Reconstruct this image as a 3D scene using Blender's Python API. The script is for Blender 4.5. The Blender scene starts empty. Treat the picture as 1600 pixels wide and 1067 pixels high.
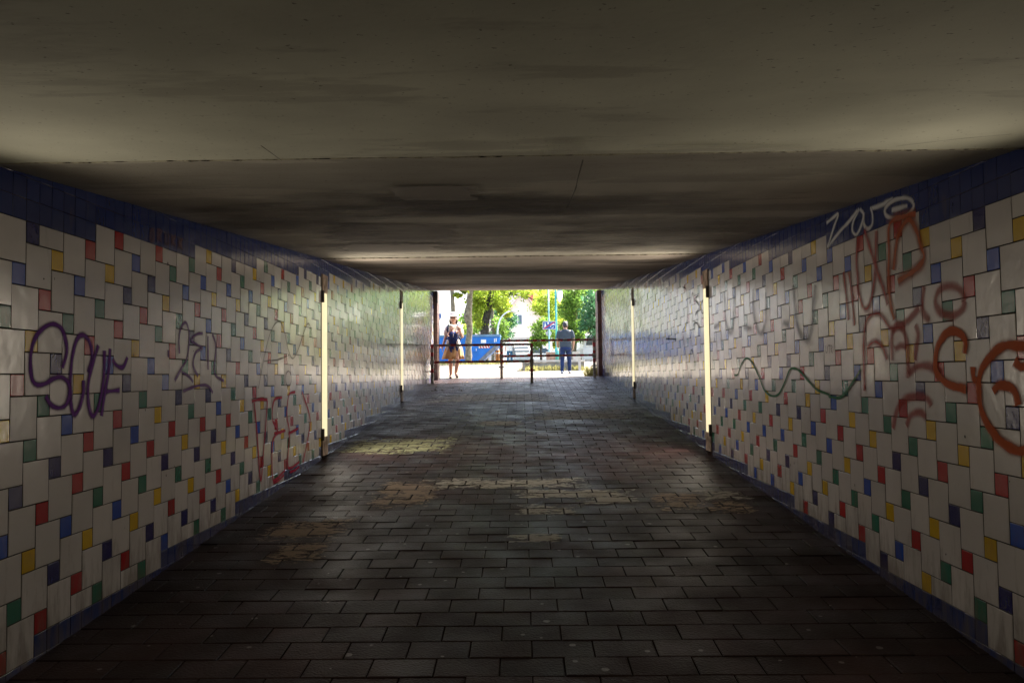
import bpy, bmesh, math, random
import numpy as np
from mathutils import Vector, Matrix, noise as mnoise
random.seed(7); RNG=np.random.default_rng(7)
C=bpy.context.scene.collection
R=math.radians
# ------------------------------------------------------------------ camera model (fitted to the tile grid)
CAMZ=1.55; F=1263.2; YAW=.0126; PIT=.0420; ROL=.0114
XL,XR=-2.258,2.102
cp,sp,cy,sy=math.cos(PIT),math.sin(PIT),math.cos(YAW),math.sin(YAW)
FW=Vector((-sy*cp,cy*cp,sp)); RT=Vector((cy,sy,0)); UP=RT.cross(FW)
RT2=RT*math.cos(ROL)-UP*math.sin(ROL); UP2=UP*math.cos(ROL)+RT*math.sin(ROL)
def ray(px,py): return FW+RT2*((px-800)/F)+UP2*((533.5-py)/F)
def at(px,py,Y):
    d=ray(px,py); d=d*(Y/d.y); return Vector((d.x,Y,d.z+CAMZ))
def on_wall(px,py,s):
    d=ray(px,py); X=XL if s<0 else XR; d=d*(X/d.x); return Vector((X,d.y,d.z+CAMZ))
def floor_z(y): return .0705*y
def ceil_z(y): return 2.223+.0733*y
def on_floor(px,py):
    d=ray(px,py); t=CAMZ/(.0705*d.y-d.z); return Vector((d.x*t,d.y*t,.0705*d.y*t))
GP=[(18,floor_z(18)),(21.3,1.505),(24,1.54),(27.5,1.595),(30,1.735),(36,1.97),(43,2.23),(52,2.25),(70,2.35),(120,2.75),(400,6)]
def ground_z(y):
    if y<18: return floor_z(y)
    for (a,za),(b,zb) in zip(GP,GP[1:]):
        if y<=b: return za+(zb-za)*(y-a)/(b-a)
    return 6
# ------------------------------------------------------------------ materials
def N(t,typ,**k):
    n=t.nodes.new(typ)
    for a,b in k.items(): setattr(n,a,b)
    return n
MATS={}
def mat(name,col,rough=.6,spec=.5,var=.12,scale=6.,bump=0.,bscale=40.,metal=0.,emit=None,tint=0.,detail=4.,col2=None,lo=.35,hi=.65,transl=0.):
    if name in MATS: return MATS[name]
    m=bpy.data.materials.new(name); m.use_nodes=True; t=m.node_tree; p=t.nodes['Principled BSDF']
    p.inputs['Roughness'].default_value=rough; p.inputs['Specular IOR Level'].default_value=spec; p.inputs['Metallic'].default_value=metal
    tc=N(t,'ShaderNodeTexCoord'); nz=N(t,'ShaderNodeTexNoise'); nz.inputs['Scale'].default_value=scale; nz.inputs['Detail'].default_value=detail
    t.links.new(tc.outputs['Object'],nz.inputs['Vector'])
    rp=N(t,'ShaderNodeValToRGB'); rp.color_ramp.elements[0].position=lo; rp.color_ramp.elements[1].position=hi
    c2=col2 or tuple(min(1,c*(1+var)) for c in col); c1=col if col2 else tuple(c*(1-var) for c in col)
    rp.color_ramp.elements[0].color=(*c1,1); rp.color_ramp.elements[1].color=(*c2,1)
    t.links.new(nz.outputs['Fac'],rp.inputs['Fac']); out=rp.outputs['Color']
    if tint:
        at_=N(t,'ShaderNodeAttribute',attribute_name='tint'); mr=N(t,'ShaderNodeMapRange')
        mr.inputs['To Min'].default_value=1-tint; mr.inputs['To Max'].default_value=1+tint
        t.links.new(at_.outputs['Fac'],mr.inputs['Value'])
        mx=N(t,'ShaderNodeMix',data_type='RGBA',blend_type='MULTIPLY'); mx.inputs['Factor'].default_value=1
        t.links.new(out,mx.inputs['A']); t.links.new(mr.outputs['Result'],mx.inputs['B']); out=mx.outputs['Result']
    t.links.new(out,p.inputs['Base Color'])
    if bump:
        nb=N(t,'ShaderNodeTexNoise'); nb.inputs['Scale'].default_value=bscale; nb.inputs['Detail'].default_value=5
        t.links.new(tc.outputs['Object'],nb.inputs['Vector'])
        b=N(t,'ShaderNodeBump'); b.inputs['Strength'].default_value=bump; b.inputs['Distance'].default_value=.02
        t.links.new(nb.outputs['Fac'],b.inputs['Height']); t.links.new(b.outputs['Normal'],p.inputs['Normal'])
    if emit:
        p.inputs['Emission Color'].default_value=(*emit[:3],1); p.inputs['Emission Strength'].default_value=emit[3]
    if transl:
        o=t.nodes['Material Output']; tr=N(t,'ShaderNodeBsdfTranslucent'); ms=N(t,'ShaderNodeMixShader'); ms.inputs[0].default_value=transl
        t.links.new(out,tr.inputs['Color']); t.links.new(p.outputs[0],ms.inputs[1]); t.links.new(tr.outputs[0],ms.inputs[2]); t.links.new(ms.outputs[0],o.inputs['Surface'])
    MATS[name]=m; return m
def tile_mat(name,col,dirt=.25):
    """glazed tile: per-tile tint, wavy glaze, grime that rises from the foot of the wall as streaky stains"""
    m=mat(name,col,rough=.2,spec=.45,var=.05,scale=3,tint=.09); t=m.node_tree; p=t.nodes['Principled BSDF']
    src=p.inputs['Base Color'].links[0].from_socket
    tc=N(t,'ShaderNodeTexCoord'); mp=N(t,'ShaderNodeMapping'); mp.inputs['Scale'].default_value=(9,9,2.2)
    t.links.new(tc.outputs['Object'],mp.inputs['Vector'])
    nz=N(t,'ShaderNodeTexNoise'); nz.inputs['Scale'].default_value=1.6; nz.inputs['Detail'].default_value=7; nz.inputs['Roughness'].default_value=.65
    t.links.new(mp.outputs['Vector'],nz.inputs['Vector'])
    sx=N(t,'ShaderNodeSeparateXYZ'); t.links.new(tc.outputs['Object'],sx.inputs[0])
    # height above the sloping floor
    mu=N(t,'ShaderNodeMath',operation='MULTIPLY_ADD'); mu.inputs[1].default_value=-.0705; t.links.new(sx.outputs['Y'],mu.inputs[0]); t.links.new(sx.outputs['Z'],mu.inputs[2])
    mr=N(t,'ShaderNodeMapRange'); mr.inputs['From Min'].default_value=.614; mr.inputs['From Max'].default_value=1.0; mr.inputs['To Min'].default_value=.27; mr.inputs['To Max'].default_value=0
    t.links.new(mu.outputs[0],mr.inputs['Value'])
    ad=N(t,'ShaderNodeMath',operation='ADD'); t.links.new(nz.outputs['Fac'],ad.inputs[0]); t.links.new(mr.outputs['Result'],ad.inputs[1])
    rp=N(t,'ShaderNodeValToRGB'); rp.color_ramp.elements[0].position=.6; rp.color_ramp.elements[1].position=.85
    rp.color_ramp.elements[0].color=(0,0,0,1); rp.color_ramp.elements[1].color=(dirt*2.4,)*3+(1,)
    t.links.new(ad.outputs[0],rp.inputs['Fac'])
    mx=N(t,'ShaderNodeMix',data_type='RGBA'); t.links.new(rp.outputs['Color'],mx.inputs['Factor']); t.links.new(src,mx.inputs['A']); mx.inputs['B'].default_value=(.13,.10,.07,1)
    t.links.new(mx.outputs['Result'],p.inputs['Base Color'])
    n2=N(t,'ShaderNodeTexNoise'); n2.inputs['Scale'].default_value=5; t.links.new(tc.outputs['Object'],n2.inputs['Vector'])
    r2=N(t,'ShaderNodeMapRange'); r2.inputs['To Min'].default_value=.07; r2.inputs['To Max'].default_value=.17; t.links.new(n2.outputs['Fac'],r2.inputs['Value']); t.links.new(r2.outputs['Result'],p.inputs['Coat Roughness']); p.inputs['Coat Weight'].default_value=.6; p.inputs['Roughness'].default_value=.22
    n3=N(t,'ShaderNodeTexNoise'); n3.inputs['Scale'].default_value=14; n3.inputs['Detail'].default_value=2; t.links.new(tc.outputs['Object'],n3.inputs['Vector'])
    b=N(t,'ShaderNodeBump'); b.inputs['Strength'].default_value=.22; b.inputs['Distance'].default_value=.01; t.links.new(n3.outputs['Fac'],b.inputs['Height']); t.links.new(b.outputs['Normal'],p.inputs['Normal'])
    return m
def paint_mat(name,col,alpha,soft=.55,rough=.5):
    """sprayed paint: a strip that is dense along its middle and fades at its edges"""
    m=bpy.data.materials.new(name); m.use_nodes=True; t=m.node_tree; p=t.nodes['Principled BSDF']
    p.inputs['Base Color'].default_value=(*col,1); p.inputs['Roughness'].default_value=rough+.2; p.inputs['Specular IOR Level'].default_value=.25
    uv=N(t,'ShaderNodeUVMap'); sx=N(t,'ShaderNodeSeparateXYZ'); t.links.new(uv.outputs['UV'],sx.inputs[0])
    a=N(t,'ShaderNodeMath',operation='ABSOLUTE'); t.links.new(sx.outputs['X'],a.inputs[0])
    tc=N(t,'ShaderNodeTexCoord'); nz=N(t,'ShaderNodeTexNoise'); nz.inputs['Scale'].default_value=9; nz.inputs['Detail'].default_value=8
    t.links.new(tc.outputs['Object'],nz.inputs['Vector'])
    ad=N(t,'ShaderNodeMath',operation='MULTIPLY_ADD'); ad.inputs[1].default_value=.75; t.links.new(nz.outputs['Fac'],ad.inputs[0]); t.links.new(a.outputs[0],ad.inputs[2])
    mr=N(t,'ShaderNodeMapRange',interpolation_type='SMOOTHSTEP'); mr.inputs['From Min'].default_value=1.18-soft; mr.inputs['From Max'].default_value=1.30; mr.inputs['To Min'].default_value=alpha; mr.inputs['To Max'].default_value=0
    t.links.new(ad.outputs[0],mr.inputs['Value']); t.links.new(mr.outputs['Result'],p.inputs['Alpha']); return m
# ------------------------------------------------------------------ mesh building
class MB:
    def __init__(s): s.v=[]; s.f=[]; s.m=[]; s.uv=[]; s.sm=[]; s.t=[]
    def face(s,idx,m=0,uv=None,sm=False,t=.5): s.f.append(idx); s.m.append(m); s.uv.append(uv); s.sm.append(sm); s.t.append(t)
    def add(s,pts): k=len(s.v); s.v+= [Vector(p) for p in pts]; return k
    def box(s,c,d,m=0,rz=0,M=None):
        x,y,z=d[0]/2,d[1]/2,d[2]/2; c=Vector(c); M=M or Matrix.Rotation(rz,3,'Z')
        k=s.add([c+M@Vector((a*x,b*y,e*z)) for a,b,e in ((-1,-1,-1),(1,-1,-1),(1,1,-1),(-1,1,-1),(-1,-1,1),(1,-1,1),(1,1,1),(-1,1,1))])
        for f in ((3,2,1,0),(4,5,6,7),(0,1,5,4),(1,2,6,5),(2,3,7,6),(3,0,4,7)): s.face([k+i for i in f],m)
        return s
    def box2(s,a,b,m=0): return s.box([(p+q)/2 for p,q in zip(a,b)],[abs(q-p) for p,q in zip(a,b)],m)
    def tube(s,pts,rad,n=8,m=0,cap=True,sq=1.):
        pts=[Vector(p) for p in pts]
        if not hasattr(rad,'__len__'): rad=[rad]*len(pts)
        rings=[]; ref=None
        for i,p in enumerate(pts):
            d=(pts[min(i+1,len(pts)-1)]-pts[max(i-1,0)]).normalized()
            if ref is None: ref=Vector((1,0,0)) if abs(d.x)<.9 else Vector((0,1,0))
            u=(ref-d*ref.dot(d)).normalized(); w=d.cross(u); ref=u
            k=s.add([p+(u*math.cos(2*math.pi*j/n)+w*math.sin(2*math.pi*j/n)*sq)*rad[i] for j in range(n)]); rings.append(k)
        for a,b in zip(rings,rings[1:]):
            for j in range(n): s.face([a+j,a+(j+1)%n,b+(j+1)%n,b+j],m,sm=True)
        if cap: s.face([rings[0]+j for j in range(n)][::-1],m); s.face([rings[-1]+j for j in range(n)],m)
        return s
    def prism(s,poly,d,m=0,sidem=None):
        """poly: 3D outline, extruded along d"""
        d=Vector(d); n=len(poly); k=s.add(poly); k2=s.add([Vector(p)+d for p in poly])
        s.face([k+i for i in range(n)][::-1],m); s.face([k2+i for i in range(n)],m)
        for i in range(n): s.face([k+i,k+(i+1)%n,k2+(i+1)%n,k2+i],m if sidem is None else sidem)
        return s
    def ball(s,c,r,m=0,n=10,sc=(1,1,1)):
        c=Vector(c); bm=bmesh.new(); bmesh.ops.create_uvsphere(bm,u_segments=n,v_segments=max(5,n*2//3),radius=r)
        k=s.add([c+Vector((v.co.x*sc[0],v.co.y*sc[1],v.co.z*sc[2])) for v in bm.verts]); bm.verts.index_update()
        for f in bm.faces: s.face([k+v.index for v in f.verts],m,sm=True)
        bm.free(); return s
    def limb(s,pts,rad,n=10):
        s.tube(pts,rad,n)
        for p,r in zip(pts,rad): s.ball(p,r,n=n)
        return s
    def disc(s,c,nrm,r,th,m=0,n=16,rimm=None):
        c=Vector(c); nrm=Vector(nrm).normalized(); u=nrm.orthogonal().normalized(); w=nrm.cross(u)
        s.prism([c+(u*math.cos(2*math.pi*i/n)+w*math.sin(2*math.pi*i/n))*r for i in range(n)],nrm*th,m,rimm); return s
    def build(s,name,mats,parent=None,rm=None,bevel=0,smooth=None):
        me=bpy.data.meshes.new(name); off=Vector((0,0,0))
        q=parent
        while q: off=off+q.location; q=q.parent
        me.from_pydata([tuple(v-off) for v in s.v],[],s.f)
        if not isinstance(mats,(list,tuple)): mats=[mats]
        for m in mats: me.materials.append(m)
        me.polygons.foreach_set('material_index',s.m); me.polygons.foreach_set('use_smooth',s.sm)
        if any(u is not None for u in s.uv):
            ul=me.uv_layers.new(name='UVMap'); arr=[]
            for f,u in zip(s.f,s.uv):
                for i in range(len(f)): arr+= list(u[i]) if u else (0,0)
            ul.data.foreach_set('uv',arr)
        if any(t!=.5 for t in s.t):
            a=me.attributes.new('tint','FLOAT','FACE'); a.data.foreach_set('value',s.t)
        o=bpy.data.objects.new(name,me); C.objects.link(o)
        if parent: o.parent=parent
        if rm:
            md=o.modifiers.new('fuse','REMESH'); md.mode='VOXEL'; md.voxel_size=rm; md.use_smooth_shade=True
            sm_=o.modifiers.new('soften','SMOOTH'); sm_.iterations=smooth or 3
        if bevel:
            md=o.modifiers.new('edge','BEVEL'); md.width=bevel; md.segments=2; md.limit_method='ANGLE'
        return o
def tag(o,label,cat,group=None):
    o['label']=label; o['category']=cat
    if group: o['group']=group
    return o
def thing(name,label,cat,loc,group=None):
    o=bpy.data.objects.new(name,None); o.empty_display_size=.2; C.objects.link(o); o.location=loc; return tag(o,label,cat,group)
def setting(o,kind='structure'): o['kind']=kind; return o
# ------------------------------------------------------------------ tunnel walls
COLS={'w':(.60,.57,.565),'y':(.66,.42,.004),'r':(.42,.012,.015),'g':(.015,.17,.11),'b':(.012,.075,.46),'n':(.010,.010,.13),'B':(.005,.026,.17)}
KEY='wyrgbnB'
TM=[tile_mat('tile_'+dict(w='white',y='yellow',r='red',g='green',b='blue',n='navy',B='band_blue')[k],COLS[k]) for k in KEY]
grout=mat('grout',(.035,.030,.028),rough=.9,spec=.1)
concrete=mat('concrete',(.28,.27,.25),rough=.85,spec=.2,var=.25,scale=3,bump=.3)
LC={(0,0):'n',(2,1):'y',(4,2):'b',(6,3):'g',(-1,2):'b',(1,3):'r',(3,4):'g',(5,5):'r',(-2,4):'g',(0,5):'y',(2,6):'n',(4,7):'y',(6,8):'g',(-1,7):'r',(1,8):'g',(3,9):'b',(5,10):'r',(-2,9):'y',(0,10):'g',(2,11):'n',(4,12):'r',(6,13):'g',(-1,12):'n',(1,13):'r',(3,14):'b',(5,15):'y',(-2,14):'b',(0,15):'y',(2,16):'n',(4,17):'r',(6,18):'g',(-1,17):'g',(1,18):'r',(-2,19):'r',(8,14):'b',(10,15):'y',(12,16):'n',(14,17):'b',(8,-1):'r',(10,0):'b',(12,1):'n',(14,2):'y',(16,3):'g',(13,-1):'r',(15,0):'g',(17,1):'b',(19,2):'r',(21,3):'b',(18,-1):'g',(20,0):'b',(22,1):'y',(21,-2):'y',(23,-1):'r',(24,2):'r',(5,0):'r',(7,1):'y',(9,2):'n',(11,3):'r',(13,4):'g',(8,4):'r',(10,5):'y',(12,6):'b',(14,7):'b',(16,8):'n',(18,9):'g',(20,10):'r',(22,11):'n',(7,6):'b',(9,7):'n',(11,8):'g',(13,9):'y',(15,10):'r',(17,11):'y',(15,5):'r',(17,6):'g',(18,4):'n',(20,5):'b',(19,7):'y',(8,9):'r',(10,10):'b',(12,11):'r',(14,12):'n',(16,13):'g',(18,14):'y',(20,15):'r',(22,16):'n',(24,17):'g',(19,12):'n',(21,13):'g',(23,14):'r',(7,11):'n',(9,12):'r',(11,13):'g',(13,14):'y',(15,15):'r',(17,16):'n',(19,17):'g',(7,16):'n',(9,17):'r',(11,18):'g',(24,12):'y'}
RC={(0,0):'n',(-1,2):'b',(-3,1):'y',(2,1):'y',(5,0):'y',(4,2):'b',(1,3):'r',(-2,4):'g',(3,4):'g',(0,5):'n',(5,5):'b',(2,6):'y',(-1,7):'b',(-3,6):'r',(4,7):'r',(1,8):'r',(6,8):'n',(-2,9):'n',(3,9):'g',(5,10):'y',(0,10):'g',(2,11):'y',(-3,11):'y',(-1,12):'r',(4,12):'r',(6,13):'n',(1,13):'g',(3,14):'n',(5,15):'y',(-2,14):'b',(0,15):'y',(2,16):'r',(4,17):'g',(-1,17):'n',(1,18):'g',(-3,16):'g',(-2,19):'r',(6,18):'y',(7,1):'g',(10,0):'g',(13,-1):'r',(9,2):'r',(12,1):'y',(15,0):'b',(18,-1):'b',(8,-1):'r',(21,-2):'y',(23,-1):'b',(20,0):'b',(17,1):'r',(14,2):'r',(11,3):'b',(8,4):'g',(22,1):'r',(19,2):'g',(16,3):'b',(13,4):'n',(10,5):'y',(7,6):'y',(24,2):'r',(21,3):'g',(18,4):'y',(15,5):'y',(12,6):'r',(9,7):'g',(20,5):'b',(17,6):'r',(14,7):'b',(11,8):'b',(8,9):'r',(22,6):'g',(19,7):'n',(16,8):'g',(13,9):'g',(10,10):'g',(21,8):'y',(18,9):'b',(15,10):'y',(12,11):'y',(7,11):'g',(23,9):'y',(20,10):'r',(17,11):'r',(14,12):'r',(22,11):'b',(19,12):'b',(16,13):'y',(21,13):'g',(24,12):'g',(11,13):'r',(9,12):'n',(8,14):'g',(13,14):'b',(10,15):'y',(15,15):'g',(18,14):'g',(23,14):'y',(20,15):'y',(12,16):'g',(7,16):'r',(17,16):'r',(14,17):'r',(9,17):'b',(19,17):'n',(22,16):'n',(24,17):'r',(11,18):'n'}
LAMPY={-1:(3.13,9.16,15.06),1:(3.13,9.17,15.30)}
ENDY={-1:20.58,1:21.30}
def wall_tiles(s):
    X=XL if s<0 else XR; z0,top=(3.639,CAMZ+.7317) if s<0 else (3.662,CAMZ+.743); table=LC if s<0 else RC
    i0,i1=-44,int((ENDY[s]-z0)/.1)+1
    gaps=set()
    for ly in LAMPY[s]:
        g=round((ly-.15-z0)/.1); gaps|={g,g+1,g+2}
    def free(i,j):
        y=z0+(i+.5)*.1; zt=top-j*.1
        if i in gaps and not (ceil_z(y)-zt<-.05): pass
        if i in gaps: return zt-.1<ceil_z(y) and zt>ceil_z(y)-.17
        return zt-.1<ceil_z(y)+.02 and zt>floor_z(y)-.02
    jt=lambda i:-math.floor((i-6)/13)-1
    jb=lambda i:19-math.floor((i-1)/13)
    tiles=[]; done=set(); prev={}
    for i in range(i0,i1):
        for j in range(-25,45):
            if (i,j) in done or not free(i,j): continue
            if j<jt(i) or j>=jb(i): tiles.append(([(i,j)],'B')); done.add((i,j)); continue
            c=(i-2*j)%5
            if c==0:
                k=table.get((i,j))
                if not k:
                    rr=random.Random(i*131+j*17+s); near={prev.get((i-1,j-3)),prev.get((i-2,j-1)),prev.get((i-3,j+1)),prev.get((i-1,j+2))}
                    k=rr.choice([q for q in 'yyrrggbbn' if q not in near] or ['g'])
                prev[(i,j)]=k
                tiles.append(([(i,j)],k)); done.add((i,j)); continue
            a=i-(0 if c in(1,3) else 1); b=j-(0 if c in(3,4) else 1)
            cells=[q for q in ((a,b),(a+1,b),(a,b+1),(a+1,b+1)) if i0<=q[0]<i1 and free(*q) and jt(q[0])<=q[1]<jb(q[0]) and q not in done]
            ii={q[0] for q in cells}; jj={q[1] for q in cells}
            if len(ii)*len(jj)==len(cells): tiles.append((cells,'w'))
            else: tiles+= [([q],'w') for q in cells]
            done.update(cells)
    mb=MB(); node={}
    dep=.0045*s
    def nd(i,j):
        if (i,j) not in node: node[(i,j)]=mb.add([(X+dep,z0+i*.1,top-j*.1)])
        return node[(i,j)]
    for cells,k in tiles:
        ia,ib=min(q[0] for q in cells),max(q[0] for q in cells)+1; ja,jb_=min(q[1] for q in cells),max(q[1] for q in cells)+1
        ring=[(i,ja) for i in range(ia,ib)]+[(ib,j) for j in range(ja,jb_)]+[(i,jb_) for i in range(ib,ia,-1)]+[(ia,j) for j in range(jb_,ja,-1)]
        g=.0024 if k!='B' else .0010
        ta,tb,tc=random.gauss(0,.008),random.gauss(0,.008),random.gauss(0,.0004)
        ym,zm=z0+(ia+ib)*.05,top-(ja+jb_)*.05
        def inn(i,j,e):
            y=z0+i*.1; z=top-j*.1
            if i==ia: y+=g+e
            if i==ib: y-=g+e
            if j==ja: z-=g+e
            if j==jb_: z+=g+e
            return y,z
        k1=[]; k2=[]
        for i,j in ring:
            y,z=inn(i,j,0); k1.append((X+dep*.3,y,z))
            y,z=inn(i,j,.0022); k2.append((X+ta*(y-ym)+tb*(z-zm)+tc,y,z))
        a1=mb.add(k1); a2=mb.add(k2); n=len(ring); ring_n=[nd(i,j) for i,j in ring]; tv=random.random()
        mi=KEY.index(k)
        for q in range(n):
            r_=(q+1)%n
            f1=[ring_n[q],ring_n[r_],a1+r_,a1+q]; f2=[a1+q,a1+r_,a2+r_,a2+q]
            if s>0: f1.reverse(); f2.reverse()
            mb.face(f1[::-1],7,t=tv); mb.face(f2[::-1],mi,t=tv)
        f=[a2+q for q in range(n)]
        if s>0: f.reverse()
        mb.face(f[::-1],mi,t=tv)
    return mb
GRP={}
def ribbon(mb,pts,w,s,lift,closed=False):
    """a stroke of paint on a wall, drawn through image points that are thrown onto the wall's plane"""
    P=[on_wall(px,py,s) for px,py in pts]
    return ribbon3(mb,P,w,Vector((-s,0,0)),lift,closed)
def ribbon3(mb,P,w,nrm,lift,closed=False):
    n=len(P); out=[]
    if closed: P=P+[P[0],P[1]]
    # Catmull-Rom resample
    Q=[P[0]+(P[0]-P[1])]+P+[P[-1]+(P[-1]-P[-2])]
    for a in range(1,len(Q)-2):
        p0,p1,p2,p3=Q[a-1:a+3]; L=max(2,int((p2-p1).length/.018)); L=min(L,14)
        for q in range(L):
            t=q/L; out.append(.5*((2*p1)+(p2-p0)*t+(2*p0-5*p1+4*p2-p3)*t*t+(3*p1-p0-3*p2+p3)*t**3))
    out.append(Q[-2])
    wob=random.random()*50; prev=None
    for q,p in enumerate(out):
        d=(out[min(q+1,len(out)-1)]-out[max(q-1,0)]); 
        if d.length<1e-9: continue
        d.normalize(); side=nrm.cross(d).normalized()
        ww=w*(.92+.22*mnoise.noise(Vector((q*.12+wob,wob,0))))
        e=nrm*(lift+q*2e-5)
        row=[]
        for u in (-1,-.5,0,.5,1): row.append(p+side*(ww*u)+e)
        k=mb.add(row)
        if prev is not None:
            for c in range(4):
                us=(-1,-.5,0,.5,1); 
                mb.face([prev+c,prev+c+1,k+c+1,k+c],0,uv=[(us[c],0),(us[c+1],0),(us[c+1],0),(us[c],0)])
        else:  # round start
            pass
        prev=k
    return mb
def Z(ox,oy,sc): return lambda L:[(ox+a/sc,oy+b/sc) for a,b in L]
z4=Z(0,480,4.21); zb=Z(370,480,3.556); z2=Z(480,400,3.336); z6=Z(1280,290,4.85); z7=Z(1300,470,4.267); z8=Z(1040,400,4.446); zE=Z(150,320,5.3375)
def ell(cx,cy_,rx,ry,n=14,t0=0,rot=0): return [(cx+rx*math.cos(t0+2*math.pi*i/n)*math.cos(rot)-ry*math.sin(t0+2*math.pi*i/n)*math.sin(rot),cy_+rx*math.cos(t0+2*math.pi*i/n)*math.sin(rot)+ry*math.sin(t0+2*math.pi*i/n)*math.cos(rot)) for i in range(n+1)]
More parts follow.
